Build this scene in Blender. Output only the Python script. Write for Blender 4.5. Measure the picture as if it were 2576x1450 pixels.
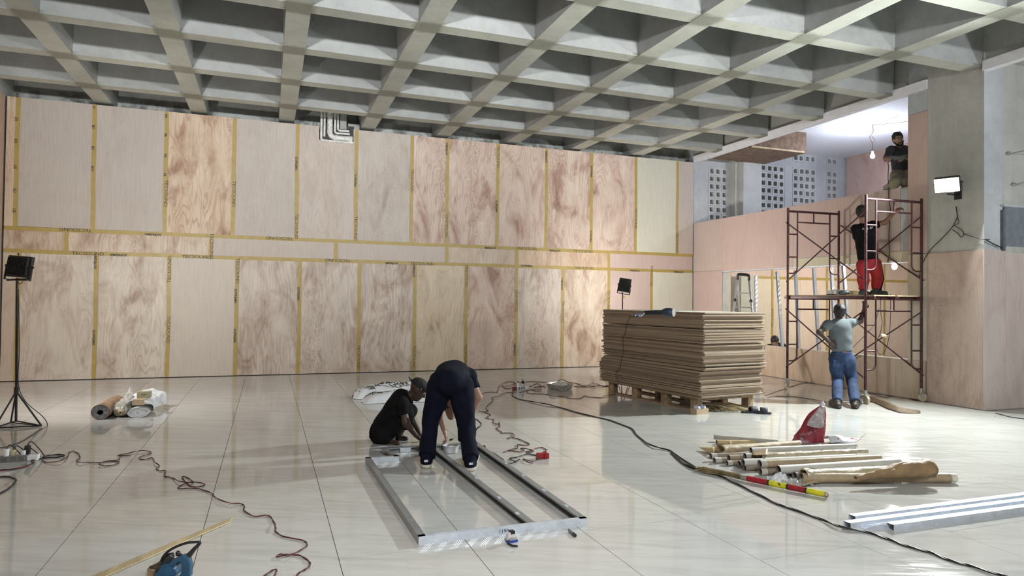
import bpy, math, random
import numpy as np
from mathutils import Vector, Matrix
random.seed(7)
for o in list(bpy.data.objects): bpy.data.objects.remove(o)
SC = bpy.context.scene
COL = SC.collection
PI = math.pi

# ------------------------------------------------------------------ camera
CW, CH_, FPX = 2576, 1450, 1683.3
PITCH, ROLL, YAW = 0.01777, 0.01244, 0.34958
CAMZ = 1.58
def _basis():
    cy, sy = math.cos(YAW), math.sin(YAW); cp, sp = math.cos(PITCH), math.sin(PITCH)
    f = Vector((sy*cp, cy*cp, sp)); r = Vector((cy, -sy, 0)); u = r.cross(f)
    cr, sr = math.cos(ROLL), math.sin(ROLL)
    return cr*r + sr*u, -sr*r + cr*u, f
CR, CU, CF = _basis()
CPOS = Vector((0, 0, CAMZ))
cam = bpy.data.cameras.new('camera')
cam.sensor_width = 36; cam.sensor_fit = 'HORIZONTAL'; cam.lens = FPX/CW*36
cam.clip_start = 0.05; cam.clip_end = 200
co = bpy.data.objects.new('camera', cam); COL.objects.link(co)
M = Matrix.Identity(4)
for i in range(3):
    M[i][0] = CR[i]; M[i][1] = CU[i]; M[i][2] = -CF[i]; M[i][3] = CPOS[i]
co.matrix_world = M
SC.camera = co
def ray(u, v): return CR*((u-CW/2)/FPX) - CU*((v-CH_/2)/FPX) + CF
def F(u, v, z=0.0):                 # point on a horizontal plane
    d = ray(u, v); return CPOS + d*((z-CAMZ)/d.z)
def P(u, v, d): return CPOS + ray(u, v)*d      # point at depth d
def onX(u, v, X): d = ray(u, v); return CPOS + d*(X/d.x)
def onY(u, v, Y): d = ray(u, v); return CPOS + d*(Y/d.y)
def depth(p): return (Vector(p)-CPOS).dot(CF)

# ------------------------------------------------------------------ world, view, lamps
W = bpy.data.worlds.new('night'); SC.world = W; W.use_nodes = True
W.node_tree.nodes['Background'].inputs[0].default_value = (0.02, 0.025, 0.03, 1)
W.node_tree.nodes['Background'].inputs[1].default_value = 0.3
SC.view_settings.view_transform = 'Standard'; SC.view_settings.look = 'None'
SC.view_settings.gamma = 1; SC.view_settings.use_curve_mapping = False
SC.view_settings.exposure = 0.08
E_LEFT, E_BACK, E_RIGHT = 500, 620, 4300       # radiance of the flood lamp faces
E_BAY = 70; E_HALL = 370                                  # added fill lights: right bay, and behind the photographer
E_BULB = 1500; E_STORE = 300; E_STORE_FILL = 330
C_LEFT = (1.0, 0.955, 0.90); C_BACK = (1.0, 0.96, 0.90); C_RIGHT = (0.93, 1.0, 0.96); C_HALL = (0.96, 0.98, 1.0); C_BULB = (0.80, 0.86, 1.0)

for (x, y, z, aim, e) in ((-2.2, -4.2, 3.4, (0.0, 6, 8.2), 1.0), (5.5, -4.2, 3.4, (4.5, 6, 8.2), 1.0)):   # unseen fill lights added behind the photographer, aimed up at the ceiling
    L = bpy.data.lights.new('hall_fill', 'AREA'); L.shape = 'RECTANGLE'; L.size = 0.6; L.size_y = 0.4; L.energy = E_HALL*e; L.color = C_HALL; L.spread = 1.25
    o = bpy.data.objects.new('hall_fill', L); COL.objects.link(o); o.location = (x, y, z)
    o.rotation_euler = (Vector(aim)-Vector((x, y, z))).to_track_quat('-Z', 'Y').to_euler()

L = bpy.data.lights.new('overhead_fill', 'AREA'); L.shape = 'RECTANGLE'; L.size = 0.9; L.size_y = 0.6; L.energy = 210; L.color = (0.95, 0.98, 1.0); L.spread = 2.2
o = bpy.data.objects.new('overhead_fill', L); COL.objects.link(o); o.location = (1.0, -0.9, 4.9)      # unseen fill added overhead to brighten the near floor
o.rotation_euler = Vector((0.10, 0.42, -1)).to_track_quat('-Z', 'Y').to_euler()
L = bpy.data.lights.new('bay_fill', 'AREA'); L.shape = 'RECTANGLE'; L.size = 0.5; L.size_y = 0.4; L.energy = E_BAY; L.color = (0.93, 0.98, 1.0); L.spread = 1.5
o = bpy.data.objects.new('bay_fill', L); COL.objects.link(o); o.location = (12.2, -1.0, 2.4)      # unseen fill added in the right bay to brighten the pier's end face
o.rotation_euler = (Vector((10.6, 7.0, 3.6))-Vector((12.2, -1.0, 2.4))).to_track_quat('-Z', 'Y').to_euler()

# ------------------------------------------------------------------ materials
def new_mat(name):
    m = bpy.data.materials.new(name); m.use_nodes = True
    nt = m.node_tree
    for n in list(nt.nodes): nt.nodes.remove(n)
    out = nt.nodes.new('ShaderNodeOutputMaterial'); b = nt.nodes.new('ShaderNodeBsdfPrincipled')
    nt.links.new(b.outputs[0], out.inputs[0])
    return m, nt, b
class G:                                       # small node-graph helper
    def __init__(s, nt): s.nt = nt
    def n(s, typ, ins=None, **props):
        nd = s.nt.nodes.new('ShaderNode'+typ)
        for k, v in props.items(): setattr(nd, k, v)
        for k, v in (ins or {}).items(): s.put(nd.inputs[k], v)
        return nd
    def put(s, sock, v):
        if hasattr(v, 'is_output') or isinstance(v, bpy.types.NodeSocket): s.nt.links.new(v, sock)
        elif isinstance(v, (tuple, list)) and len(v) == 3 and sock.type == 'RGBA': sock.default_value = (*v, 1)
        else: sock.default_value = v
    def math(s, op, a, b=None, c=None, clamp=False):
        nd = s.n('Math', operation=op, use_clamp=clamp); s.put(nd.inputs[0], a)
        if b is not None: s.put(nd.inputs[1], b)
        if c is not None: s.put(nd.inputs[2], c)
        return nd.outputs[0]
    def vm(s, op, a, b):
        nd = s.n('VectorMath', operation=op); s.put(nd.inputs[0], a); s.put(nd.inputs[1], b); return nd.outputs[0]
    def mix(s, f, a, b, mode='MIX'):
        nd = s.n('Mix', data_type='RGBA', blend_type=mode); s.put(nd.inputs[0], f); s.put(nd.inputs[6], a); s.put(nd.inputs[7], b); return nd.outputs[2]
    def noise(s, vec, scale, detail=3, rough=0.55, dist=0.0):
        nd = s.n('TexNoise', {'Scale': scale, 'Detail': detail, 'Roughness': rough, 'Distortion': dist}); s.put(nd.inputs['Vector'], vec); return nd.outputs[0]
    def rng(s, v, a, b, c=0.0, d=1.0):
        nd = s.n('MapRange'); s.put(nd.inputs[0], v)
        for i, x in enumerate((a, b, c, d)): s.put(nd.inputs[i+1], x)
        return nd.outputs[0]
    def obj(s): return s.n('TexCoord').outputs['Object']
    def bump(s, h, strength=0.3, dist=0.01):
        nd = s.n('Bump', {'Strength': strength, 'Distance': dist}); s.put(nd.inputs['Height'], h); return nd.outputs[0]

_M = {}
def mk(name, col, rough=0.55, metal=0.0, var=0.12, scale=9.0, bump=0.0, bscale=40.0, spec=0.5, alpha=1.0, trans=0.0, stretch=(1, 1, 1)):
    if name in _M: return _M[name]
    m, nt, b = new_mat(name); g = G(nt)
    v = g.vm('MULTIPLY', g.obj(), stretch)
    n = g.noise(v, scale, 4)
    lo = tuple(max(0, c*(1-var*2.2)) for c in col); hi = tuple(min(1, c*(1+var*1.4)) for c in col)
    c = g.mix(g.rng(n, 0.3, 0.7), lo, hi)
    g.put(b.inputs['Base Color'], c)
    g.put(b.inputs['Roughness'], g.rng(g.noise(v, scale*2.3, 2), 0.3, 0.7, max(0.02, rough-0.08), min(1, rough+0.08)))
    b.inputs['Metallic'].default_value = metal
    b.inputs['Specular IOR Level'].default_value = spec
    b.inputs['Alpha'].default_value = alpha
    b.inputs['Transmission Weight'].default_value = trans
    if bump: g.put(b.inputs['Normal'], g.bump(g.noise(v, bscale, 4), bump, 0.01))
    _M[name] = m; return m
def glow(name, col, strength):
    m, nt, b = new_mat(name)
    b.inputs['Base Color'].default_value = (0.8, 0.8, 0.8, 1)
    b.inputs['Emission Color'].default_value = (*col, 1); b.inputs['Emission Strength'].default_value = strength
    return m

def ply_mat():
    # rotary-cut veneer; object colour = tint, its alpha = how strongly figured
    m, nt, b = new_mat('plywood'); g = G(nt)
    oi = g.n('ObjectInfo'); fig = oi.outputs['Alpha']; tint = oi.outputs['Color']
    off = g.n('CombineXYZ', {0: g.math('MULTIPLY', oi.outputs['Random'], 90.0), 2: g.math('MULTIPLY', oi.outputs['Random'], 57.0)}).outputs[0]
    v = g.vm('ADD', g.obj(), off)
    # contour lines of a stretched height field
    hv = g.vm('MULTIPLY', v, (1.5, 1.0, 0.26))
    h = g.noise(hv, 1.25, 3.2, 0.42, 0.25)
    fine = g.noise(g.vm('MULTIPLY', v, (1, 1, 0.16)), 26, 3, 0.6)
    ph = g.math('ADD', g.math('MULTIPLY', h, 150.0), g.math('MULTIPLY', fine, 2.0))
    line = g.math('SINE', ph)
    line = g.math('MULTIPLY', g.rng(line, 0.2, 1.0), g.rng(g.noise(g.vm('MULTIPLY', v, (1, 1, 0.5)), 1.6, 2), 0.36, 0.62, 0.15, 1.0))
    # thin long grain
    grain = g.noise(g.vm('MULTIPLY', v, (1, 1, 0.035)), 75, 3, 0.65)
    # curly figure in vertical bands
    band = g.rng(g.noise(g.vm('MULTIPLY', v, (1, 1, 0.07)), 2.2, 1), 0.54, 0.66)
    curl = g.noise(g.vm('MULTIPLY', v, (1, 1, 0.38)), 17, 2, 0.5, 1.1)
    curl = g.rng(g.math('SINE', g.math('MULTIPLY', curl, 42.0)), -0.1, 1.0)
    blot = g.rng(g.noise(g.vm('MULTIPLY', v, (1.2, 1, 0.55)), 1.9, 4, 0.62, 0.9), 0.47, 0.74)
    lum = g.rng(g.noise(g.vm('MULTIPLY', v, (1.4, 1, 0.5)), 2.8, 2), 0.25, 0.75)
    c = g.mix(g.math('MULTIPLY', g.rng(grain, 0.42, 0.8), 0.34), tint, g.mix(1.0, tint, (0.56, 0.44, 0.40), 'MULTIPLY'))
    brown = g.mix(1.0, tint, (0.56, 0.37, 0.27), 'MULTIPLY'); dark = g.mix(1.0, tint, (0.28, 0.15, 0.11), 'MULTIPLY')
    pale = g.mix(0.6, tint, (0.80, 0.72, 0.60))
    c = g.mix(g.math('MULTIPLY', g.math('MULTIPLY', lum, fig), 0.75), c, pale)
    c = g.mix(g.math('MULTIPLY', g.math('MULTIPLY', line, fig), 0.46), c, brown)
    c = g.mix(g.math('MULTIPLY', g.math('MULTIPLY', g.math('MULTIPLY', curl, band), fig), 0.62), c, brown)
    c = g.mix(g.math('MULTIPLY', g.math('MULTIPLY', blot, fig), 0.78), c, brown)
    c = g.mix(g.math('MULTIPLY', g.math('MULTIPLY', g.math('POWER', blot, 3.0), fig), 0.7), c, dark)
    # specks: screw heads and little knots
    vo = g.n('TexVoronoi', {'Scale': 3.1}, feature='F1'); g.put(vo.inputs['Vector'], v)
    c = g.mix(g.math('MULTIPLY', g.math('LESS_THAN', vo.outputs['Distance'], 0.022), 0.75), c, (0.05, 0.035, 0.03))
    g.put(b.inputs['Base Color'], c)
    g.put(b.inputs['Roughness'], g.rng(fine, 0.3, 0.7, 0.42, 0.58)); b.inputs['Specular IOR Level'].default_value = 0.4
    g.put(b.inputs['Normal'], g.bump(g.math('ADD', curl, fine), 0.08, 0.004))
    return m

CX0, CSX, CY0, CSY, CZ = -2.98, 1.64, 8.73, 1.543, 5.20     # waffle ceiling grid
def concrete_mat(name, col, grid=False, streak=0.0):
    m, nt, b = new_mat(name); g = G(nt)
    geo = g.n('NewGeometry'); v = geo.outputs['Position']
    n1 = g.noise(v, 0.9, 4, 0.6); n2 = g.noise(v, 7.0, 5, 0.65); n3 = g.noise(v, 42, 3)
    c = g.mix(g.rng(n1, 0.3, 0.7), tuple(x*0.80 for x in col), tuple(min(1, x*1.12) for x in col))
    c = g.mix(g.math('MULTIPLY', g.rng(n2, 0.45, 0.8), 0.38), c, tuple(x*0.62 for x in col))
    c = g.mix(g.math('MULTIPLY', g.rng(n3, 0.64, 0.74), 0.45), c, tuple(x*0.35 for x in col))
    if streak:
        st = g.noise(g.vm('MULTIPLY', v, (1, 1, 0.06)), 6.0, 3, 0.6)
        c = g.mix(g.math('MULTIPLY', g.rng(st, 0.5, 0.75), streak), c, tuple(x*0.45 for x in col))
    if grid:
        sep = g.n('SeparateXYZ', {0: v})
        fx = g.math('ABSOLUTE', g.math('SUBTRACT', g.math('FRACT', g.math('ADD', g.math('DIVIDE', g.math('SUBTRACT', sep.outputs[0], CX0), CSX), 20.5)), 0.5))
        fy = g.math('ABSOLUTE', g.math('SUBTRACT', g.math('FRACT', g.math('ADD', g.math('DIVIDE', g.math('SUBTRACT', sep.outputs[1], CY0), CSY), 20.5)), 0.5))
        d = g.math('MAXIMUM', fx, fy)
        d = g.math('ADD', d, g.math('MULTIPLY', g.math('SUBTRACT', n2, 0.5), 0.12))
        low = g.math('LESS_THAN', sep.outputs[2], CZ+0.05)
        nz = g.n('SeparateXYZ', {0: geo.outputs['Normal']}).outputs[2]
        c = g.mix(g.math('LESS_THAN', nz, -0.9), c, g.mix(1.0, c, (1.32, 1.30, 1.17), 'MULTIPLY'))  # downward faces coloured lighter, standing in for light bounced onto the rib bottoms
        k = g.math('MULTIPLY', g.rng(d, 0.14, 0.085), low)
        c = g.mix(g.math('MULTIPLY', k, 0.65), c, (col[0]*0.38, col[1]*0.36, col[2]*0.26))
    g.put(b.inputs['Base Color'], c)
    b.inputs['Roughness'].default_value = 0.75; b.inputs['Specular IOR Level'].default_value = 0.3
    g.put(b.inputs['Normal'], g.bump(g.math('ADD', n2, n3), 0.18, 0.01))
    return m

def floor_mat():
    m, nt, b = new_mat('polished_tile'); g = G(nt)
    v = g.n('NewGeometry').outputs['Position']
    oi = g.n('ObjectInfo')
    rot = g.n('VectorRotate', {'Axis': (0, 0, 1), 'Angle': 0.42}, rotation_type='AXIS_ANGLE'); g.put(rot.inputs['Vector'], v)
    vs = g.vm('MULTIPLY', rot.outputs[0], (0.55, 3.4, 1))
    vein = g.noise(vs, 1.7, 6, 0.62, 1.3)
    smear = g.noise(g.vm('MULTIPLY', rot.outputs[0], (0.9, 8.0, 1)), 2.2, 5, 0.66, 0.5)
    fog = g.noise(v, 0.33, 3, 0.5)
    c = g.mix(g.rng(vein, 0.35, 0.7), (0.45, 0.445, 0.43), (0.56, 0.555, 0.54))
    c = g.mix(g.math('MULTIPLY', g.rng(vein, 0.60, 0.74), 0.30), c, (0.32, 0.315, 0.30))
    c = g.mix(g.math('MULTIPLY', oi.outputs['Random'], 0.10), c, (0.40, 0.395, 0.38))
    wipe = g.math('MULTIPLY', g.rng(smear, 0.44, 0.66), g.rng(fog, 0.36, 0.58))
    c = g.mix(g.math('MULTIPLY', wipe, 0.40), c, (0.63, 0.63, 0.61))
    dirt = g.rng(g.noise(g.vm('MULTIPLY', rot.outputs[0], (2.0, 7.0, 1)), 5.0, 4, 0.7, 0.8), 0.66, 0.74)
    c = g.mix(g.math('MULTIPLY', dirt, 0.30), c, (0.22, 0.21, 0.19))
    # reddish sawdust near the far right corner
    sep = g.n('SeparateXYZ', {0: v})
    dx = g.math('SUBTRACT', sep.outputs[0], 9.7); dy = g.math('MULTIPLY', g.math('SUBTRACT', sep.outputs[1], 11.2), 0.55)
    rr = g.math('ADD', g.math('MULTIPLY', dx, dx), g.math('MULTIPLY', dy, dy))
    red = g.math('MULTIPLY', g.rng(rr, 3.2, 0.1), g.rng(smear, 0.36, 0.62))
    c = g.mix(g.math('MULTIPLY', red, 0.7), c, (0.42, 0.27, 0.235))
    g.put(b.inputs['Base Color'], c)
    r = g.math('ADD', 0.03, g.math('MULTIPLY', wipe, 0.13))
    r = g.math('ADD', r, g.math('MULTIPLY', g.rng(fog, 0.4, 0.7), 0.05))
    g.put(b.inputs['Roughness'], r)
    b.inputs['Specular IOR Level'].default_value = 0.85
    return m

def steel_mat(name, col, rough=0.32, emboss=True, metal=0.35):
    m, nt, b = new_mat(name); g = G(nt)
    v = g.obj()
    n = g.noise(v, 14, 3)
    c = g.mix(g.rng(n, 0.3, 0.7), tuple(x*0.84 for x in col), col)
    g.put(b.inputs['Base Color'], c); b.inputs['Metallic'].default_value = metal
    g.put(b.inputs['Roughness'], g.rng(n, 0.3, 0.7, rough-0.06, rough+0.1))
    if emboss:
        sep = g.n('SeparateXYZ', {0: v})
        s1 = g.math('ADD', sep.outputs[0], g.math('ADD', sep.outputs[1], sep.outputs[2]))
        s2 = g.math('SUBTRACT', g.math('ADD', sep.outputs[0], sep.outputs[1]), sep.outputs[2])
        w1 = g.math('SINE', g.math('MULTIPLY', s1, 420)); w2 = g.math('SINE', g.math('MULTIPLY', s2, 420))
        ck = g.math('GREATER_THAN', g.math('SINE', g.math('MULTIPLY', s1, 62)), 0.0)
        h = g.math('ADD', g.math('MULTIPLY', w1, ck), g.math('MULTIPLY', w2, g.math('SUBTRACT', 1.0, ck)))
        g.put(b.inputs['Normal'], g.bump(h, 0.35, 0.002))
    return m

PLY = ply_mat()
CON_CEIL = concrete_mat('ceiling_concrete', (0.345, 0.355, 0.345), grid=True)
CON = concrete_mat('grey_concrete', (0.47, 0.47, 0.44), streak=0.25)
CON_BLUE = concrete_mat('cool_concrete', (0.46, 0.48, 0.50), streak=0.12)
CON_BLOCK = concrete_mat('block_concrete', (0.50, 0.51, 0.51))
CON_DARK = concrete_mat('stained_concrete', (0.33, 0.34, 0.33), streak=0.7)
TILE = floor_mat()
GROUT = mk('grout', (0.10, 0.095, 0.085), 0.9)
WHITE = mk('white_board', (0.80, 0.80, 0.83), 0.7, var=0.03)
TAPE = mk('yellow_tape', (0.37, 0.27, 0.075), 0.45, var=0.06, scale=5)
INK = mk('black_ink', (0.035, 0.03, 0.02), 0.6)
STEEL = steel_mat('galvanised_steel', (0.74, 0.79, 0.88))
STEEL_DULL = steel_mat('dull_galvanised_steel', (0.40, 0.41, 0.42), 0.42, metal=0.6)
BLACK = mk('black_plastic', (0.018, 0.018, 0.02), 0.42)
BLACKM = mk('black_painted_metal', (0.025, 0.025, 0.028), 0.45, metal=0.3)
SCAF = mk('maroon_scaffold_paint', (0.085, 0.030, 0.036), 0.36, var=0.25, scale=16, metal=0.25)
CHIP = mk('sheet_edge_wood', (0.40, 0.28, 0.185), 0.75, var=0.22, scale=30, stretch=(1, 1, 8))
PALLETW = mk('pallet_wood', (0.34, 0.24, 0.15), 0.8, var=0.2, scale=14)
RED_WIRE = mk('red_wire', (0.17, 0.02, 0.022), 0.45); BLACK_WIRE = mk('black_wire', (0.02, 0.015, 0.016), 0.45)
TAPE_TOP = mk('pale_sheet_face', (0.60, 0.56, 0.50), 0.5, var=0.04)

# ------------------------------------------------------------------ mesh builder
def catmull(pts, n=8, closed=False):
    pts = [Vector(p) for p in pts]
    if len(pts) < 3: return pts
    out = []; L = len(pts)
    for i in range(L if closed else L-1):
        p0 = pts[(i-1) % L] if (closed or i > 0) else pts[0]*2-pts[1]
        p1, p2 = pts[i], pts[(i+1) % L]
        p3 = pts[(i+2) % L] if (closed or i+2 < L) else p2*2-p1
        for k in range(n):
            t = k/n
            out.append(0.5*((2*p1)+(p2-p0)*t+(2*p0-5*p1+4*p2-p3)*t*t+(3*p1-p0-3*p2+p3)*t**3))
    if not closed: out.append(pts[-1])
    return out
class MB:
    def __init__(s): s.v = []; s.f = []
    def add(s, vs, fs):
        k = len(s.v); s.v += [Vector(p) for p in vs]; s.f += [tuple(i+k for i in f) for f in fs]; return s
    def box(s, lo, hi, R=None, o=(0, 0, 0)):
        x0, y0, z0 = lo; x1, y1, z1 = hi
        vs = [Vector(p) for p in ((x0, y0, z0), (x1, y0, z0), (x1, y1, z0), (x0, y1, z0), (x0, y0, z1), (x1, y0, z1), (x1, y1, z1), (x0, y1, z1))]
        if R is not None: vs = [R @ p for p in vs]
        vs = [p+Vector(o) for p in vs]
        return s.add(vs, [(3, 2, 1, 0), (4, 5, 6, 7), (0, 1, 5, 4), (1, 2, 6, 5), (2, 3, 7, 6), (3, 0, 4, 7)])
    def beam(s, a, b, w, h, up=(0, 0, 1)):       # square bar between two points
        a, b = Vector(a), Vector(b); d = (b-a).normalized(); up = Vector(up)
        x = d.cross(up)
        if x.length < 1e-4: x = d.cross(Vector((1, 0, 0)))
        x.normalize(); y = x.cross(d)
        c = [(-1, -1), (1, -1), (1, 1), (-1, 1)]
        vs = [a+x*i*w/2+y*j*h/2 for i, j in c]+[b+x*i*w/2+y*j*h/2 for i, j in c]
        return s.add(vs, [(0, 1, 2, 3), (7, 6, 5, 4), (0, 4, 5, 1), (1, 5, 6, 2), (2, 6, 7, 3), (3, 7, 4, 0)])
    def tube(s, pts, r, n=8, cap=True, smooth=0, closed=False):
        if smooth: pts = catmull(pts, smooth, closed)
        pts = [Vector(p) for p in pts]; L = len(pts)
        rad = r if isinstance(r, (list, tuple)) else None
        t0 = (pts[1]-pts[0]).normalized()
        x = t0.cross(Vector((0, 0, 1)))
        if x.length < 1e-3: x = t0.cross(Vector((1, 0, 0)))
        x.normalize(); k = len(s.v)
        for i, p in enumerate(pts):
            if closed: t = pts[(i+1) % L]-pts[i-1]
            else: t = pts[min(i+1, L-1)]-pts[max(i-1, 0)]
            if t.length < 1e-9: t = t0.copy()
            t.normalize()
            x = x-t*x.dot(t)
            if x.length < 1e-6: x = t.cross(Vector((0.3, 0.5, 0.8)))
            x.normalize(); y = t.cross(x)
            rr = r if rad is None else (rad[0]+(rad[-1]-rad[0])*i/(L-1) if len(rad) == 2 else rad[min(i, len(rad)-1)])
            for j in range(n):
                a = 2*PI*j/n; s.v.append(p+x*math.cos(a)*rr+y*math.sin(a)*rr)
        for i in range(L if closed else L-1):
            for j in range(n):
                a, b = k+i*n+j, k+i*n+(j+1) % n; i2 = (i+1) % L
                s.f.append((a, b, k+i2*n+(j+1) % n, k+i2*n+j))
        if cap and not closed:
            s.f.append(tuple(k+j for j in range(n))[::-1]); s.f.append(tuple(k+(L-1)*n+j for j in range(n)))
        return s
    def lathe(s, prof, n=24, o=(0, 0, 0), axis=None):    # profile of (r,z) turned around z
        k = len(s.v); o = Vector(o); R = axis.to_track_quat('Z', 'Y').to_matrix() if axis is not None else Matrix.Identity(3)
        for r, z in prof:
            for j in range(n):
                a = 2*PI*j/n; s.v.append(o+R @ Vector((r*math.cos(a), r*math.sin(a), z)))
        for i in range(len(prof)-1):
            for j in range(n):
                s.f.append((k+i*n+j, k+i*n+(j+1) % n, k+(i+1)*n+(j+1) % n, k+(i+1)*n+j))
        if prof[0][0] > 1e-4: s.f.append(tuple(k+j for j in range(n))[::-1])
        if prof[-1][0] > 1e-4: s.f.append(tuple(k+(len(prof)-1)*n+j for j in range(n)))
        return s
    def ell(s, c, r, R=None, nu=16, nv=10, fn=None):
        k = len(s.v); c = Vector(c)
        for i in range(nv+1):
            th = PI*i/nv
            for j in range(nu):
                a = 2*PI*j/nu
                p = Vector((math.sin(th)*math.cos(a), math.sin(th)*math.sin(a), math.cos(th)))
                q = Vector((p.x*r[0], p.y*r[1], p.z*r[2]))
                if fn: q = fn(p, q)
                if R is not None: q = R @ q
                s.v.append(c+q)
        for i in range(nv):
            for j in range(nu):
                s.f.append((k+i*nu+j, k+(i+1)*nu+j, k+(i+1)*nu+(j+1) % nu, k+i*nu+(j+1) % nu))
        return s
    def grid(s, fn, nu, nv):                     # fn(u,v)->point, u,v in 0..1
        k = len(s.v)
        for i in range(nu+1):
            for j in range(nv+1): s.v.append(Vector(fn(i/nu, j/nv)))
        for i in range(nu):
            for j in range(nv):
                a = k+i*(nv+1)+j; s.f.append((a, a+nv+1, a+nv+2, a+1))
        return s
    def prism(s, poly, h0, h1, fn):              # poly of (a,b), fn(a,b,h)->point
        k = len(poly)
        vs = [fn(a, b, h0) for a, b in poly]+[fn(a, b, h1) for a, b in poly]
        fs = [tuple(range(k))[::-1], tuple(range(k, 2*k))]+[(i, (i+1) % k, k+(i+1) % k, k+i) for i in range(k)]
        return s.add(vs, fs)
    def mesh(s, name, mat, smooth=None, loc=None):
        me = bpy.data.meshes.new(name)
        inv = loc.inverted() if loc is not None else None
        me.from_pydata([tuple(inv @ p) if inv is not None else tuple(p) for p in s.v], [], s.f)
        me.validate()
        if mat is not None: me.materials.append(mat)
        if smooth:
            me.polygons.foreach_set('use_smooth', [True]*len(me.polygons))
            if smooth < 3: me.set_sharp_from_angle(angle=smooth)
        me.update(); return me
RM = {}
def root(name, loc, rz=0.0, label=None, cat=None, group=None, kind=None):
    o = bpy.data.objects.new(name, None); COL.objects.link(o)
    o.empty_display_size = 0.1
    o.location = loc; o.rotation_euler = (0, 0, rz)
    RM[o] = Matrix.Translation(Vector(loc)) @ Matrix.Rotation(rz, 4, 'Z')
    return tag(o, label, cat, group, kind)
def tag(o, label=None, cat=None, group=None, kind=None):
    if label: o['label'] = label
    if cat: o['category'] = cat
    if group: o['group'] = group
    if kind: o['kind'] = kind
    return o
def obj(name, mb, mat, parent=None, smooth=None, at=None, bevel=0.0, world=True, label=None, solid=0.0, subd=0):
    """one mesh object; geometry in world coordinates unless world=False; origin at `at` or at the parent"""
    if world:
        base = RM[parent] if parent is not None else Matrix.Identity(4)
        o_m = Matrix.Translation(Vector(at)) if at is not None else base
        me = mb.mesh(name, mat, smooth, o_m)
    else:
        base = RM[parent] if parent is not None else Matrix.Identity(4); o_m = base; me = mb.mesh(name, mat, smooth)
        if at is not None: o_m = base @ Matrix.Translation(Vector(at))
    o = bpy.data.objects.new(name, me); COL.objects.link(o)
    if parent is not None:
        o.parent = parent; o.matrix_basis = base.inverted() @ o_m
    else: o.matrix_basis = o_m
    RM[o] = o_m
    if bevel:
        b = o.modifiers.new('bevel', 'BEVEL'); b.width = bevel; b.segments = 1; b.limit_method = 'ANGLE'
    if solid:
        b = o.modifiers.new('thick', 'SOLIDIFY'); b.thickness = solid
    if subd:
        b = o.modifiers.new('sub', 'SUBSURF'); b.levels = subd; b.render_levels = subd
    if label: o['label'] = label
    return o
def copy_part(src, parent, m_local, name=None):
    o = src.copy(); COL.objects.link(o); o.parent = parent; o.matrix_basis = m_local; return o
_T = {}
def text_mesh(s, bold=0.0, size=1.0):
    key = (s, bold, size)
    if key in _T: return _T[key]
    cu = bpy.data.curves.new('t', 'FONT'); cu.body = s; cu.size = size; cu.offset = bold; cu.align_x = 'CENTER'; cu.align_y = 'CENTER'; cu.resolution_u = 2
    t = bpy.data.objects.new('t', cu); COL.objects.link(t)
    dg = bpy.context.evaluated_depsgraph_get()
    me = bpy.data.meshes.new_from_object(t.evaluated_get(dg)); bpy.data.objects.remove(t)
    me.materials.clear(); me.materials.append(INK)
    _T[key] = me; return me
def letter(s, parent, pos, xdir, ydir, size, bold=0.0, mat=None, name='lettering', sx=1.0):
    """flat print: text centred at pos (world), reading along xdir, upright along ydir"""
    me = text_mesh(s, bold, 1.0)
    if mat is not None: me = me.copy(); me.materials.clear(); me.materials.append(mat)
    o = bpy.data.objects.new(name, me); COL.objects.link(o)
    x = Vector(xdir).normalized(); y = Vector(ydir).normalized(); z = x.cross(y)
    m = Matrix(((x.x, y.x, z.x, 0), (x.y, y.y, z.y, 0), (x.z, y.z, z.z, 0), (0, 0, 0, 1)))
    m = Matrix.Translation(Vector(pos)) @ m @ Matrix.Diagonal((size*sx, size, size, 1))
    o.parent = parent; o.matrix_basis = RM[parent].inverted() @ m
    return o
# ================================================================== SETTING
XL, XR, YB, YN = -4.5, 10.15, 14.39, -4.5      # left wall, right wall line, plywood wall face, wall behind the photographer
X = Vector((1, 0, 0)); Y = Vector((0, 1, 0)); Z = Vector((0, 0, 1))
def struct(name, lo, hi, mat, bevel=0.0):
    o = obj(name, MB().box(lo, hi), mat, at=((lo[0]+hi[0])/2, (lo[1]+hi[1])/2, lo[2]), bevel=bevel); o['kind'] = 'structure'; return o
def block(name, lo, hi, mat, parent, tint=None, fig=0.0, bevel=0.0, smooth=None):
    c = ((lo[0]+hi[0])/2, (lo[1]+hi[1])/2, (lo[2]+hi[2])/2)
    o = obj(name, MB().box(lo, hi), mat, parent, at=c, bevel=bevel)
    if tint: o.color = (*tint, fig)
    return o
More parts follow.
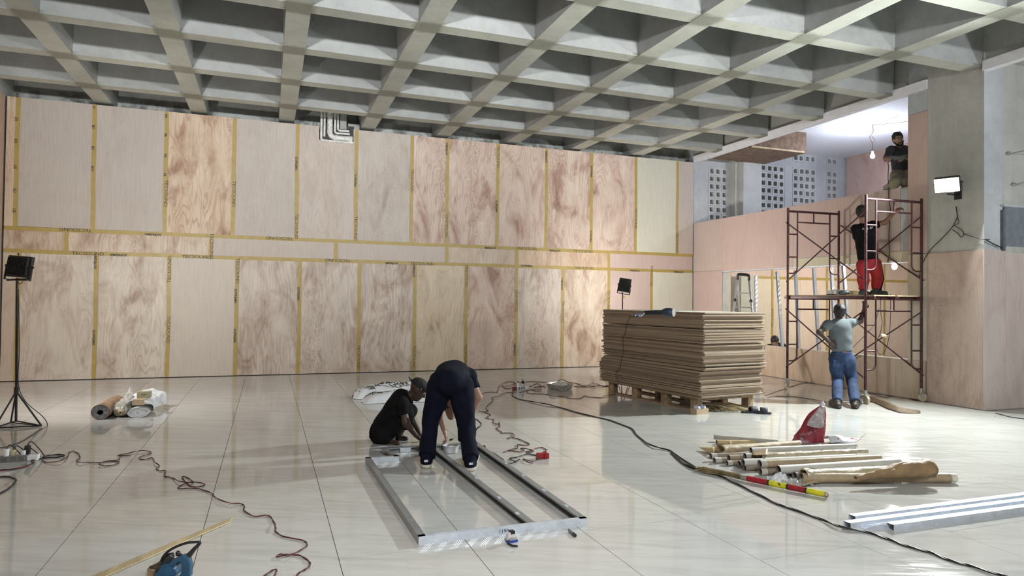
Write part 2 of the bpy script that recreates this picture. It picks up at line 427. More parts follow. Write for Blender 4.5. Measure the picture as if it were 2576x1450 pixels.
# ---- floor: polished tiles with open joints
floor = struct('floor', (XL-0.2, YN-0.2, -0.25), (18.2, 14.9, -0.006), GROUT)
TX0, TS, TL = -1.1944, 0.8124, 1.6248
ty0 = F(1600, 1320).y
tm = MB().box((-TS/2+0.0022, -TL/2+0.0022, -0.006), (TS/2-0.0022, TL/2-0.0022, 0)).mesh('tile', TILE)
rest = MB(); cells = []
for i in range(-5, 24):
    for j in range(-8, 9):
        x = TX0+(i+0.5)*TS; y = ty0+(j+0.5+(0.5 if i % 2 else 0))*TL
        if y-TL/2 > 14.36 or y-TL/2 < YN or x+TS/2 > 18.1 or x-TS/2 < XL-0.3: continue
        seen = False
        for a in (-1, 1):
            for b in (-1, 1):
                p = Vector((x+a*TS/2, y+b*TL/2, 0)); d = depth(p)
                if d > 1:
                    q = p-CPOS; u = CW/2+FPX*q.dot(CR)/d; v = CH_/2-FPX*q.dot(CU)/d
                    if -60 < u < CW+60 and v < CH_+60: seen = True
        if seen and x < 12.5: cells.append((x, y))
        elif y+TL/2 > 14.40: pass
        else: rest.box((x-TS/2+0.0022, y-TL/2+0.0022, -0.006), (x+TS/2-0.0022, y+TL/2-0.0022, 0))
cells.sort(key=lambda c: depth((c[0], c[1], 0)))
for n, (x, y) in enumerate(cells):
    me = tm
    if y+TL/2 > 14.40: me = MB().box((-TS/2+0.0022, -TL/2+0.0022, -0.006), (TS/2-0.0022, 14.40-y, 0)).mesh('tile', TILE)
    o = bpy.data.objects.new('tile', me); COL.objects.link(o); o.parent = floor; o.matrix_basis = RM[floor].inverted() @ Matrix.Translation((x, y, 0))
o = obj('more_tiles', rest, TILE, floor); o['kind'] = 'stuff'
print('tiles', len(cells))
# strip between the last tile row and the plywood
block('edge_strip', (XL, 14.39-0.0, -0.006), (18, 14.42, 0), GROUT, floor)

# ---- waffle ceiling
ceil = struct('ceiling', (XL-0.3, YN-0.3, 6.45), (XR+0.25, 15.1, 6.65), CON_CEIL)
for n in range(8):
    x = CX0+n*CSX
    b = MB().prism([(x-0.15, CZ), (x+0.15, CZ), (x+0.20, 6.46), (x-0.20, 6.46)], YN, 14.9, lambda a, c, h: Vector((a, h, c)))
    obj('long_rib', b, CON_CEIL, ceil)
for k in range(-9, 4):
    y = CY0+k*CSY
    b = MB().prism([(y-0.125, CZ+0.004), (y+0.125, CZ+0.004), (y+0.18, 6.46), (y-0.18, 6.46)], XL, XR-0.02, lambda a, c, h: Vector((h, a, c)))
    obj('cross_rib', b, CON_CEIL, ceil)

# ---- wall facing the camera: concrete above, plywood sheets with taped joints below
m, nt, bs = new_mat('mouldy_concrete'); g = G(nt); vpos = g.n('NewGeometry').outputs['Position']
zz = g.n('SeparateXYZ', {0: vpos}).outputs[2]
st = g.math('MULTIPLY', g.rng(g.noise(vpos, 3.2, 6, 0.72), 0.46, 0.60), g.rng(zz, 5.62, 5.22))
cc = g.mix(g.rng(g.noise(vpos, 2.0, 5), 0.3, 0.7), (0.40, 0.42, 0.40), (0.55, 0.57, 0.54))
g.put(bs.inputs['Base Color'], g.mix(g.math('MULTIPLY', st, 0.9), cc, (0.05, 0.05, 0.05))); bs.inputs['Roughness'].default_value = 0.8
MOULD = m
wback = struct('wall_back', (XL-0.2, 14.9, 0), (XR+0.3, 15.1, 6.46), MOULD)
block('backing_board', (XL, 14.44, 0), (XR, 14.88, 5.10), mk('dark_gap', (0.03, 0.028, 0.025), 0.9), wback)
pale = (0.45, 0.405, 0.365); ppale = (0.475, 0.415, 0.37); orange = (0.50, 0.365, 0.255); wgreen = (0.56, 0.55, 0.46); pink = (0.50, 0.395, 0.36)
tan = (0.51, 0.42, 0.335); cream = (0.53, 0.475, 0.415); brown = (0.42, 0.31, 0.22); rose = (0.50, 0.385, 0.325); yell = (0.53, 0.45, 0.33)
UX = [-4.478, -4.305, -3.1, -1.892, -0.681, 0.517, 1.709, 2.895, 3.686, 4.866, 6.073, 7.251, 8.459, 9.649, 10.13]
UT = [(orange, .9), (pale, .12), (pale, .12), (orange, 1.), (pale, .2), (ppale, .35), (pale, .35), (rose, 1.), (rose, 1.), (rose, .8), (rose, .95), (rose, .85), (wgreen, .05), (ppale, .1)]
LX = [-4.478, -4.233, -3.015, -1.798, -0.586, 0.605, 1.814, 2.994, 4.159, 5.352, 6.519, 7.728, 8.922, 10.13]
LT = [(tan, .3), (cream, .75), (cream, .9), (cream, .06), (ppale, .9), (ppale, .9), (ppale, 1.), (yell, .6), (rose, .85), (ppale, .95), (tan, 1.), (pink, .1), (wgreen, .05)]
MX = [-4.478, -3.508, -1.068, 1.318, 3.702, 5.353, 7.724, 10.12]
MT = [(brown, .9), (tan, .95), (ppale, .12), (ppale, .12), (tan, .55), (orange, .7), (pink, .1)]
def sheet(x0, x1, z0, z1, tint, fig, parent, y=YB, name='plywood_sheet'):
    j = random.uniform(-0.003, 0.003)
    o = block(name, (x0+0.003, y+0.002+j, z0), (x1-0.003, y+0.02+j, z1), PLY, parent, tint, fig)
    return o
for i, (t, f) in enumerate(UT):
    if i == 5:
        # this sheet is cut away around the pipes
        x0, x1, c0, c1, zc = UX[5]+0.003, UX[6]-0.003, 0.94, 1.64, 4.86
        b = MB().prism([(x0, 2.80), (x1, 2.80), (x1, 5.14), (c1, 5.14), (c1, zc), (c0, zc), (c0, 5.14), (x0, 5.14)], YB+0.001, YB+0.019, lambda a, c, h: Vector((a, h, c)))
        o = obj('plywood_sheet', b, PLY, wback, at=((x0+x1)/2, YB+0.01, 3.97)); o.color = (*t, f)
        o['label'] = 'plywood sheet with a corner cut away round white pipes'
    else: sheet(UX[i], UX[i+1], 2.80, 5.14, t, f, wback)
for i, (t, f) in enumerate(MT): sheet(MX[i], MX[i+1], 2.385, 2.735, t, f, wback)
for i, (t, f) in enumerate(LT): sheet(LX[i], LX[i+1], 0.012, 2.325, t, f, wback)
TW = 0.036
def vtape(x, z0, z1, parent, words=(), y=YB, lean=0.0):
    b = MB(); n = 5
    xs = [x+random.uniform(-.006, .006) for _ in range(n+1)]
    def fn(u, v): i = min(n-1, int(u*n)); t = u*n-i; return (xs[i]*(1-t)+xs[i+1]*t+lean*(u-.5)+(v-.5)*2*TW, y-0.0035, z0+(z1-z0)*u)
    b.grid(fn, n, 1)
    o = obj('tape', b, TAPE, parent, at=(x, y-0.0035, (z0+z1)/2), solid=0.0)
    b2 = o.modifiers.new('thick', 'SOLIDIFY'); b2.thickness = 0.002; b2.offset = -1
    for (w, z, up) in words:
        big = w == 'TECSOUND'
        yd = (-1, 0, 0) if up else (1, 0, 0); xd = (0, 0, 1) if up else (0, 0, -1)
        letter(w, o, (x+(0.008 if big else -0.020), y-0.0065, z), xd, yd, 0.085 if big else 0.062, 0.0 if big else 0.03, sx=1.15 if big else 1.05)
    return o
def htape(z, x0, x1, parent, words=(), y=YB):
    b = MB(); n = 16
    zs = [z+random.uniform(-.006, .006) for _ in range(n+1)]
    def fn(u, v): i = min(n-1, int(u*n)); t = u*n-i; return (x0+(x1-x0)*u, y-0.003, zs[i]*(1-t)+zs[i+1]*t+(v-.5)*2*TW)
    b.grid(fn, n, 1)
    o = obj('tape', b, TAPE, parent, at=((x0+x1)/2, y-0.003, z))
    b2 = o.modifiers.new('thick', 'SOLIDIFY'); b2.thickness = 0.002; b2.offset = -1
    for (w, x, flip) in words:
        big = w == 'TECSOUND'
        xd = (-1, 0, 0) if flip else (1, 0, 0); yd = (0, 0, -1) if flip else (0, 0, 1)
        letter(w, o, (x, y-0.0065, z+(0.012 if big else -0.016)*(1 if flip else -1)), xd, yd, 0.085 if big else 0.062, 0.0 if big else 0.03, sx=1.15 if big else 1.05)
    return o
def ux(u, v): return onY(u, v, YB).x
def uz(u, v): return onY(u, v, YB).z
htape(2.765, -4.47, 10.12, wback, [('TECSOUND', ux(190, 580), 1), ('SOPREMA', ux(385, 586), 1), ('TECSOUND', ux(703, 602), 1), ('SOPREMA', ux(1233, 624), 1), ('TECSOUND', ux(1325, 629), 1), ('SOPREMA', ux(1395, 631), 1), ('TECSOUND', ux(1467, 634), 0)])
htape(2.352, -4.47, 10.12, wback, [('TECSOUND', ux(222, 634), 0), ('SOPREMA', ux(298, 640), 1), ('TECSOUND', ux(495, 646), 0), ('TECSOUND', ux(850, 654), 1), ('SOPREMA', ux(985, 659), 1), ('TECSOUND', ux(1062, 662), 0), ('SOPREMA', ux(1325, 670), 0), ('TECSOUND', ux(1470, 675), 1), ('SOPREMA', ux(1597, 679), 1), ('SOPREMA', ux(1707, 682), 1)])
UW = {1: [('SO', 240, 0), ('DI', 300, 0), ('SO', 355, 0), ('US', 420, 0), ('SU', 480, 0), ('US', 530, 0)], 2: [('///', 270, 0), ('B//', 320, 0), ('B//', 373, 0), ('B7//', 425, 0)],
      3: [('PR', 292, 0), ('PR', 340, 0), ('PR', 392, 0), ('PR', 440, 0), ('TECSOUND', 487, 0)], 4: [('TECSOUND', 488, 0)], 5: [('SOPREMA', 412, 0), ('TECSOUND', 570, 0)],
      6: [('SOPREMA', 455, 0), ('TECSOUND', 575, 0)], 7: [('TECSOUND', 455, 0)], 8: [('SOPREMA', 375, 1), ('TECSOUND', 570, 1)], 9: [('TECSOUND', 395, 0), ('SOPREMA', 520, 0)],
      10: [('SOPREMA', 395, 1)], 11: [('SOPREMA', 432, 0), ('SOPREMA', 595, 0)], 12: [('TECSOUND', 550, 0)], 13: [('TECSOUND', 612, 0)]}
for i in range(1, 14):
    zt = uz(30+0, 0) if False else None
    px = [0, 41, 235, 417, 588, 747, 896, 1036, 1125, 1252, 1375, 1489, 1600, 1704][i]
    vtape(UX[i], 2.79, 5.135, wback, [(w, uz(px, v), up) for w, v, up in UW.get(i, [])])
LW = {1: [], 2: [('SOPREMA', 658, 1), ('SOPREMA', 850, 0)], 3: [('TECSOUND', 678, 1), ('TECSOUND', 830, 0)], 4: [('TECSOUND', 682, 0), ('SOPREMA', 745, 0), ('SOPREMA', 845, 0)], 5: [('SOPREMA', 740, 0)], 6: [('TECSOUND', 900, 0)],
      7: [('SOPREMA', 682, 1), ('TECSOUND', 900, 0)], 8: [('TECSOUND', 695, 1), ('TECSOUND', 895, 0)], 9: [('TECSOUND', 758, 1), ('SOPREMA', 880, 1)], 10: [('SOPREMA', 715, 1), ('TECSOUND', 785, 0)], 11: [('TECSOUND', 757, 0)], 12: [('TECSOUND', 695, 1)]}
for i in range(1, 13):
    px = [0, 44, 240, 423, 594, 752, 903, 1042, 1172, 1298, 1415, 1530, 1638][i]
    vtape(LX[i], 0.02 if i != 1 else 0.02, 2.33, wback, [(w, uz(px, v), up) for w, v, up in LW.get(i, [])])
for i in range(1, 7): vtape(MX[i], 2.37, 2.75, wback, [('TECSOUND', 2.56, 0)] if i == 2 else [])

# ---- left wall and the walls of the hall outside the picture
wleft = struct('wall_left', (XL-0.3, YN, 0), (XL-0.02, 14.9, 6.46), CON)
for i in range(8):
    y1 = 14.38-i*2.44
    sheet_l = block('plywood_sheet', (XL-0.02, y1-2.43, 0.01), (XL, y1, 2.44), PLY, wleft, (0.55, 0.40, 0.33), .3)
    block('plywood_sheet', (XL-0.02, y1-2.43, 2.45), (XL, y1, 5.14), PLY, wleft, (0.52, 0.36, 0.28), .3)
wnear = struct('wall_front', (XL-0.3, YN-0.3, 0), (14.3, YN, 6.46), mk('hall_wall', (0.52, 0.50, 0.46), 0.8))

# ---- right side: pier, parapet, low wall and the opening between
wr = struct('wall_right', (XR+0.03, 13.26, 0), (XR+0.2, 14.39, 3.59), CON)
T = 0.03
pk = (0.53, 0.405, 0.37); pk2 = (0.52, 0.425, 0.385); lo_t = (0.56, 0.44, 0.33)
def rpanel(y0, y1, z0, z1, tint, fig=0.12, x=XR, name='plywood_sheet'): return block(name, (x, y0+0.002, z0+0.002), (x+0.018, y1-0.002, z1-0.002), PLY, wr, tint, fig)
rpanel(13.26, 14.385, 2.35, 3.59, pk2); rpanel(13.26, 14.385, 0.01, 2.345, pk)
block('parapet_core', (XR+0.02, 8.0, 2.34), (XR+0.32, 13.26, 3.585), CON, wr)
block('parapet_core', (XR+0.02, 7.97, 0), (XR+0.2, 8.33, 3.0), CON, wr)
ysp = [13.26, 10.95, 9.20, 8.47]
for i in range(3):
    rpanel(ysp[i+1], ysp[i], 2.325 if i == 0 else 2.50, 3.59, (pk, pk, pk2)[i])
rpanel(8.33, 10.95, 2.325, 2.497, (0.58, 0.545, 0.40), .05)
block('concrete_strip', (XR+0.004, 8.335, 2.50), (XR+0.03, 8.468, 3.56), CON_BLUE, wr)
block('steel_lintel', (XR-0.004, 8.33, 2.305), (XR+0.2, 13.26, 2.325), STEEL, wr)
block('low_wall_core', (XR+0.02, 8.0, 0), (XR+0.2, 13.26, 0.655), CON, wr)
yl = [13.26, 11.2, 9.55, 8.55, 8.0]
for i in range(4): rpanel(yl[i+1], yl[i], 0.01, 0.66, lo_t if i < 2 else (0.55, 0.46, 0.36), .55 if i < 3 else .2)
# narrow return beside the opening, plywood below and bare concrete above
rpanel(7.97, 8.33, 2.43, 4.79, (0.57, 0.42, 0.375), .2); rpanel(7.97, 8.33, 0.66, 2.425, (0.60, 0.56, 0.45), .25)
block('pier', (XR+0.02, 7.97, 4.0), (XR+0.25, 8.33, 6.0), CON_BLUE, wr)
block('concrete_infill', (XR+0.001, 7.972, 4.795), (XR+0.02, 8.33, 5.15), CON_BLUE, wr)
pier = struct('wall_pier', (XR+0.002, 7.05, 0), (XR+4.0, 7.97, 6.0), CON)
block('plywood_sheet', (XR-0.016, 7.052, 0.01), (XR+0.002, 7.97, 2.425), PLY, pier, (0.46, 0.36, 0.31), .45)
block('plywood_sheet', (XR-0.016, 7.03, 0.01), (XR+0.45, 7.05, 2.44), PLY, pier, (0.54, 0.455, 0.43), .3)
block('plywood_sheet', (XR+0.452, 7.03, 0.01), (XR+1.67, 7.05, 2.40), PLY, pier, (0.54, 0.455, 0.43), .3)
block('concrete_face', (XR+0.0, 7.044, 2.445), (XR+0.40, 7.05, 5.30), CON_BLUE, pier)
block('steel_angle', (XR+0.36, 7.00, 2.42), (XR+0.41, 7.049, 3.05), mk('dark_angle', (0.12, 0.13, 0.15), 0.6), pier)
block('duct_panel', (XR+0.42, 7.028, 2.50), (XR+2.2, 7.049, 3.10), mk('blue_grey_panel', (0.17, 0.19, 0.22), 0.6, var=0.08), pier)
block('ledge', (XR+0.36, 6.98, 3.10), (XR+2.2, 7.049, 3.13), CON_BLUE, pier)
# beam above and white fascia boards
beam = struct('trim_beam', (XR+0.05, YN, 5.28), (XR+0.3, 14.9, 6.46), CON)
fas = struct('trim_fascia', (XR-0.03, 7.97, 5.15), (XR+0.10, 14.388, 5.30), WHITE)
fas2 = struct('trim_fascia_2', (XR-0.03, YN, 5.15), (XR+0.10, 7.05, 5.30), WHITE)
bay = struct('ceiling_bay', (XR+0.10, YN, 5.34), (14.3, 7.05, 5.5), CON)
wfar = struct('wall_bay', (14.0, YN, 0), (14.3, 7.05, 6.0), CON)
# gallery behind the parapet
gfl = struct('floor_gallery', (XR+0.3, 8.0, 2.95), (15.3, 14.39, 3.12), CON)
gce = struct('ceiling_gallery', (XR+0.06, 7.9, 5.69), (15.4, 14.7, 5.85), mk('white_ceiling', (0.74, 0.75, 0.80), 0.75, var=0.02))
gsd = struct('wall_gallery_side', (15.2, 7.9, 2.96), (15.4, 14.39, 5.75), CON)
for a, c in ((14.385, 12.6), (12.6, 10.4), (10.4, 8.2)): block('plywood_sheet', (15.18, c+0.003, 3.12), (15.2, a, 5.69), PLY, gsd, (0.52, 0.37, 0.325), .35)
gbk = struct('wall_gallery_back', (XR, 14.42, 0), (10.60, 14.62, 5.75), CON_BLUE)
def gb(x0, x1, z0, z1, y0=14.42, mat=None): return block('wall_strip', (x0, y0, z0), (x1, 14.62, z1), mat or CON_BLUE, gbk)
gb(11.21, 12.24, 0, 5.75); gb(13.06, 13.32, 3.0, 5.75); gb(14.13, 14.49, 3.0, 5.75); gb(14.89, 15.3, 3.0, 5.75); gb(10.60, 11.21, 5.07, 5.75); gb(10.6, 18.0, 0, 2.99)
for x0, x1 in ((12.24, 13.06), (13.32, 14.13), (14.49, 14.89)): gb(x0, x1, 5.645, 5.75); gb(x0, x1, 5.285, 5.445)
block('column', (11.40, 14.05, 2.9), (11.98, 14.42, 5.69), CON_BLOCK, gbk); block('rough_edge', (11.27, 14.2, 2.9), (11.40, 14.42, 5.3), CON, gbk)
def ventmesh(two):
    b = MB(); w = 0.197 if two else 0.0985; h = 0.0975; hw, hh = 0.056, 0.055
    cs = (-0.092, 0.092) if two else (0,)
    b.box((-w, 0, hh), (w, 0.18, h)); b.box((-w, 0, -h), (w, 0.18, -hh))
    ed = [-w]
    for c in cs: ed += [c-hw, c+hw]
    ed.append(w)
    for i in range(0, len(ed), 2): b.box((ed[i], 0, -hh), (ed[i+1], 0.18, hh))
    return b.mesh('vent_block', CON_BLOCK)
VM2, VM1 = ventmesh(True), ventmesh(False)
def vent(x, z, two):
    o = bpy.data.objects.new('vent_block', VM2 if two else VM1); COL.objects.link(o); o.parent = gbk
    o.matrix_basis = RM[gbk].inverted() @ Matrix.Translation((x, 14.415+random.uniform(-.004, .004), z))
for gi, (x0, wide, ztop, single) in enumerate(((10.60, 1.5, 4.97, None), (12.24, 2, 5.185, 5.545), (13.32, 2, 5.185, 5.545), (14.49, 1, 5.185, 5.545))):
    rows = [(single, 1)] if single else []
    rows += [(ztop-0.199*k, k % 2) for k in range(8 if gi else 8)]
    x0 += 0.004
    for z, par in rows:
        if z < 3.45: continue
        if wide == 2:
            if par == 1: vent(x0+0.2, z, True); vent(x0+0.606, z, True)
            else: vent(x0+0.1, z, False); vent(x0+0.403, z, True); vent(x0+0.706, z, False)
        elif wide == 1.5:
            if par == 0: vent(x0+0.2, z, True); vent(x0+0.503, z, False)
            else: vent(x0+0.1, z, False); vent(x0+0.403, z, True)
        else:
            if par == 1 or z == single: vent(x0+0.2, z, True)
            else: vent(x0+0.1, z, False); vent(x0+0.302, z, False)
lowz = 5.185-0.199*7-0.1
for x0, x1 in ((12.24, 13.06), (13.32, 14.13), (14.49, 14.89)): gb(x0, x1, 2.99, lowz)
gb(10.60, 11.21, 2.99, 4.97-0.199*7-0.1)
# room seen through the opening: taped plywood at the back, studs in the opening
wrm = struct('wall_store', (10.2, 14.405, 0), (10.65, 14.42, 2.95), CON_BLUE)
ed = [11.05, 11.30, 11.62, 12.10, 12.64, 13.58, 14.51, 15.57, 16.63, 17.9]
tn = [(0.60, 0.52, 0.40), (0.13, 0.11, 0.09), (0.46, 0.48, 0.41), (0.62, 0.55, 0.44), (0.62, 0.53, 0.43), (0.63, 0.52, 0.43), (0.62, 0.52, 0.42), (0.62, 0.52, 0.44), (0.63, 0.52, 0.46)]
for i in range(9):
    sheet(ed[i], ed[i+1], 0.01, 2.26, tn[i], .18, wrm)
    sheet(ed[i], ed[i+1], 2.262, 2.94, (0.60, 0.47, 0.41), .15, wrm)
for x in (12.64, 14.51, 16.63): vtape(x, 0.05, 2.94, wrm, [('TECSOUND', 1.2, 1)])
htape(2.26, 12.12, 17.6, wrm)
wrs = struct('wall_store_side', (18.0, 7.9, 0), (18.2, 14.9, 3.0), mk('store_side', (0.55, 0.50, 0.44), 0.7))
struct('wall_store_front', (14.15, 7.75, 0), (18.2, 7.97, 3.0), CON); struct('ceiling_store', (15.3, 7.9, 2.95), (18.2, 14.9, 3.1), CON)
sm = MB().box((-0.022, -0.03, 0), (0.022, -0.028, 1.69)).box((-0.022, -0.03, 0), (-0.02, 0.03, 1.69)).box((0.02, -0.03, 0), (0.022, 0.03, 1.69)).mesh('metal_stud', STEEL)
for i, (ut, vt, ub, vb) in enumerate(((1901, 692, 1903, 862), (1955, 683, 1967, 855), (2001, 680, 2010, 880), (2047, 675, 2060, 885), (2091, 671, 2103, 888), (2121, 668, 2140, 890))):
    a, c = onX(ut, vt, XR+0.1), onX(ub, vb, XR+0.1)
    d = (c-a); L = d.length; zc = (a-c).normalized(); xc = Vector((1, 0, 0)); yc = zc.cross(xc).normalized(); xc = yc.cross(zc)
    bot = a-zc*1.69
    m4 = Matrix(((yc.x, -xc.x, zc.x, bot.x), (yc.y, -xc.y, zc.y, bot.y), (yc.z, -xc.z, zc.z, bot.z), (0, 0, 0, 1)))
    o = bpy.data.objects.new('metal_stud', sm); COL.objects.link(o); o.parent = wr; o.matrix_basis = RM[wr].inverted() @ m4
# brown boxing on the gallery ceiling beside the column
bx = root('boxing', (11.5, 13.2, 5.0), 0, 'brown board box fixed under the white ceiling above the concrete column', 'boxing')
obj('side_board', MB().box((10.47, 12.62, 5.22), (12.05, 12.64, 5.685)), mk('brown_board', (0.20, 0.125, 0.08), 0.7, var=0.2), bx)
obj('end_board', MB().box((12.05, 12.62, 5.22), (12.07, 14.04, 5.685)), _M['brown_board'], bx)
obj('bottom_board', MB().box((10.47, 12.62, 5.19), (12.07, 14.04, 5.215)), _M['brown_board'], bx)
obj('batten', MB().box((10.47, 12.595, 5.185), (12.0, 12.618, 5.22)), mk('pale_batten', (0.62, 0.48, 0.32), 0.7), bx)
# ================================================================== LAMPS
ALU = mk('aluminium', (0.72, 0.73, 0.75), 0.35, metal=0.8, var=0.05)
def flood_head(parent, c, face, w, h, dep, emit, tilt=0.0, rim=0.0):
    """finned floodlight housing with a lit glass, built round centre c, shining along `face`"""
    f = Vector(face).normalized(); x = f.cross(Z).normalized(); u = x.cross(f)
    R = Matrix((x, f, u)).transposed()
    if tilt: R = R @ Matrix.Rotation(tilt, 3, 'Y')
    o = Vector(c)
    b = MB().box((-w/2, -0.012, -h/2), (w/2, dep*0.4, h/2), R, o)
    b.box((-w*0.42, -0.02, -h*0.42), (w*0.42, -0.012, h*0.42), R, o)
    hd = obj('housing', b, BLACK, parent, at=o, bevel=0.004)
    if rim:
        rb = MB(); y0, y1 = dep*.4, dep*.4+rim
        for s in (-1, 1): rb.box((s*w/2-.004, y0, -h/2), (s*w/2+.004, y1, h/2), R, o); rb.box((-w/2, y0, s*h/2-.004), (w/2, y1, s*h/2+.004), R, o)
        obj('light_shield', rb, BLACK, hd, at=o)  # invented shield, added to keep the flood's grazing light off the pier
    fb = MB(); n = 17
    for i in range(n):
        t = -w*0.40+w*0.80*i/(n-1)
        fb.box((t-0.003, -dep*0.55, -h*0.40), (t+0.003, -0.018, h*0.40), R, o)
    fb.box((-w*0.41, -dep*0.35, -0.004), (w*0.41, -0.018, 0.004), R, o)
    fins = obj('cooling_fins', fb, BLACK, hd, at=o)
    obj('glass', MB().box((-w*0.45, dep*0.4, -h*0.45), (w*0.45, dep*0.4+0.003, h*0.45), R, o), emit, hd, at=o)
    yb = MB()
    for s in (-1, 1): yb.box((s*(w/2+0.012)-0.004, -0.012, -h*0.62), (s*(w/2+0.012)+0.004, 0.012, 0.02), R, o); yb.tube([o+R @ Vector((s*w/2, 0, 0)), o+R @ Vector((s*(w/2+0.03), 0, 0))], 0.012, 8)
    yb.box((-w/2-0.016, -0.012, -h*0.62-0.008), (w/2+0.016, 0.012, -h*0.62), R, o)
    obj('yoke', yb, BLACK, parent, at=o)
    return R
# left stand
gl = glow('flood_left', C_LEFT, E_LEFT); gb_ = glow('flood_back', C_BACK, E_BACK); gr = glow('flood_right', C_RIGHT, E_RIGHT)
base = F(40, 1072); dl = depth(base)
t = root('work_light', base, 0, 'black floodlight on a tripod stand at the left, its finned back to us', 'work light')
hc = P(49, 671, dl); top = P(43, 706, dl); hub = P(41, 985, dl)
flood_head(t, hc, (0.40, 0.91, -0.10), 0.30, 0.255, 0.09, gl, 0.07)
obj('pole', MB().tube([base+Z*0.05, top+Z*0.03], 0.014, 10), BLACKM, t, smooth=1)
obj('crossbar', MB().tube([P(18, 705, dl), P(78, 702, dl)], 0.011, 8), BLACKM, t, smooth=1)
obj('collar', MB().tube([hub-Z*0.03, hub+Z*0.05], 0.024, 10), BLACKM, t, smooth=1)
feet = [F(-14, 1080), F(27, 1066), F(104, 1074)]
for p in feet:
    obj('leg', MB().tube([hub, p+Z*0.012], 0.010, 8), BLACKM, t, smooth=1)
b = MB()
for i in range(3): b.tube([feet[i]+Z*0.012, feet[(i+1) % 3]+Z*0.012], 0.008, 6)
for p in feet: b.tube([p+Z*0.012, base+Z*0.06], 0.008, 6)
obj('spreader', b, BLACKM, t)
obj('cable', MB().tube([P(46, 645, dl-.05), P(47, 638, dl-.06), P(44, 640, dl-.05)], 0.004, 5, smooth=4).tube([P(41, 706, dl-.03), P(50, 715, dl-.04), P(58, 708, dl-.03)], .004, 5, smooth=5).tube([top-Z*.1+Vector((.02, -.02, 0)), hub+Vector((.025, -.02, .5)), hub+Vector((.022, -.015, .1)), hub+Vector((.1, -.02, -.12)), feet[2]+Vector((.01, .0, .12)), feet[2]+Vector((.06, 0, .006)), F(95, 1085, .006), F(60, 1108, .006), F(20, 1124, .006), F(-30, 1130, .006)], 0.005, 5, smooth=6), BLACK, t, smooth=3)
# stand behind the sheets
hc = P(1571, 718, 13.3); t = root('work_light', (hc.x, hc.y, 0), 0, 'black floodlight on a thin stand rising behind the tall stack of sheets', 'work light')
flood_head(t, hc, (0.86, 0.50, 0.02), 0.25, 0.27, 0.09, gb_, 0.16)
ft = Vector((hc.x, hc.y, 0)); pl = P(1566, 738, 13.3)
obj('pole', MB().tube([Vector((pl.x, pl.y, 0.05)), pl], 0.012, 8), BLACKM, t, smooth=1)
obj('crossbar', MB().tube([P(1557, 738, 13.3), P(1568, 737, 13.3)], 0.009, 6), BLACKM, t)
for a in (0.4, 2.5, 4.6): obj('leg', MB().tube([Vector((pl.x, pl.y, 0.5)), Vector((pl.x+.35*math.cos(a), pl.y+.35*math.sin(a), 0.012))], 0.009, 6), BLACKM, t)
obj('cable', MB().tube([P(1584, 728, 13.25), P(1587, 732, 13.2), P(1582, 741, 13.25), P(1570, 741, 13.28)], .004, 5, smooth=5), BLACK, t)
obj('tag', MB().box((-.02, -.003, -.02), (.02, .003, .02), None, P(1569, 748, 13.28)), mk('yellow_tag', (.55, .42, .04), .6), t)
# flood on the pier
hc = onX(2385, 461, XR-0.22)
t = root('floodlight', (XR, hc.y, hc.z-0.2), 0, 'dazzling floodlight fixed to the concrete pier at the right', 'floodlight')
flood_head(t, hc, (-0.80, -0.40, -0.44), 0.33, 0.22, 0.09, gr, rim=.07)
obj('bracket', MB().beam(hc-Z*.17, Vector((XR, hc.y, hc.z-0.17)), .04, .02).box((XR-0.008, hc.y-.06, hc.z-.24), (XR, hc.y+.06, hc.z-.1)), BLACKM, t)
# bulbs on cords
GB = glow('bulb_glow', C_BULB, E_BULB); GB2 = glow('bulb_glow_store', (1.0, 0.93, 0.82), E_STORE)
bp = P(2195, 393, 15.3); cp = Vector((bp.x, bp.y, 5.69))
t = root('hanging_bulb', (bp.x, bp.y, bp.z), 0, 'bare lit bulb hanging from the white gallery ceiling', 'bulb')
obj('glass_bulb', MB().ell(bp, (.045, .045, .055)), GB, t, smooth=3)
obj('socket', MB().lathe([(.02, .05), (.024, .06), (.024, .11), (.012, .12)], 12, bp), WHITE, t, smooth=.8)
obj('cord', MB().tube([bp+Z*.12, P(2196, 375, 15.3), P(2194, 360, 15.3), P(2188, 345, 15.3), P(2196, 332, 15.3), cp], .006, 6, smooth=5).tube([P(2194, 360, 15.3), P(2201, 354, 15.3), P(2193, 342, 15.3)], .005, 5, smooth=5).tube([cp-Z*.01, P(2283, 306, 14.2)], .006, 5).tube([cp-Z*.008, P(2260, 292, 14.4)], .004, 5), mk('brown_cord', (.12, .06, .04), .6), t)
bp = Vector((10.62, 8.95, 0)); q = P(2250, 671, depth(onX(2250, 671, 10.62))); bp = q
t = root('hanging_bulb', bp, 0, 'bare lit bulb hanging in the opening behind the scaffold tower', 'bulb')
obj('glass_bulb', MB().ell(bp, (.045, .045, .055)), GB2, t, smooth=3)
obj('socket', MB().lathe([(.02, .05), (.024, .06), (.024, .11), (.012, .12)], 12, bp), WHITE, t, smooth=.8)
obj('cord', MB().tube([bp+Z*.11, bp+Z*.3+X*.03, Vector((bp.x+.05, bp.y, 2.95))], .005, 6, smooth=4), BLACK, t)
for (x, y) in ((13.4, 11.2),):          # unseen fill light added to brighten the store behind the opening
    L = bpy.data.lights.new('store_fill', 'POINT'); L.energy = E_STORE_FILL; L.color = (1.0, 0.94, 0.85); L.shadow_soft_size = .06
    o = bpy.data.objects.new('store_fill', L); COL.objects.link(o); o.location = (x, y, 2.7)

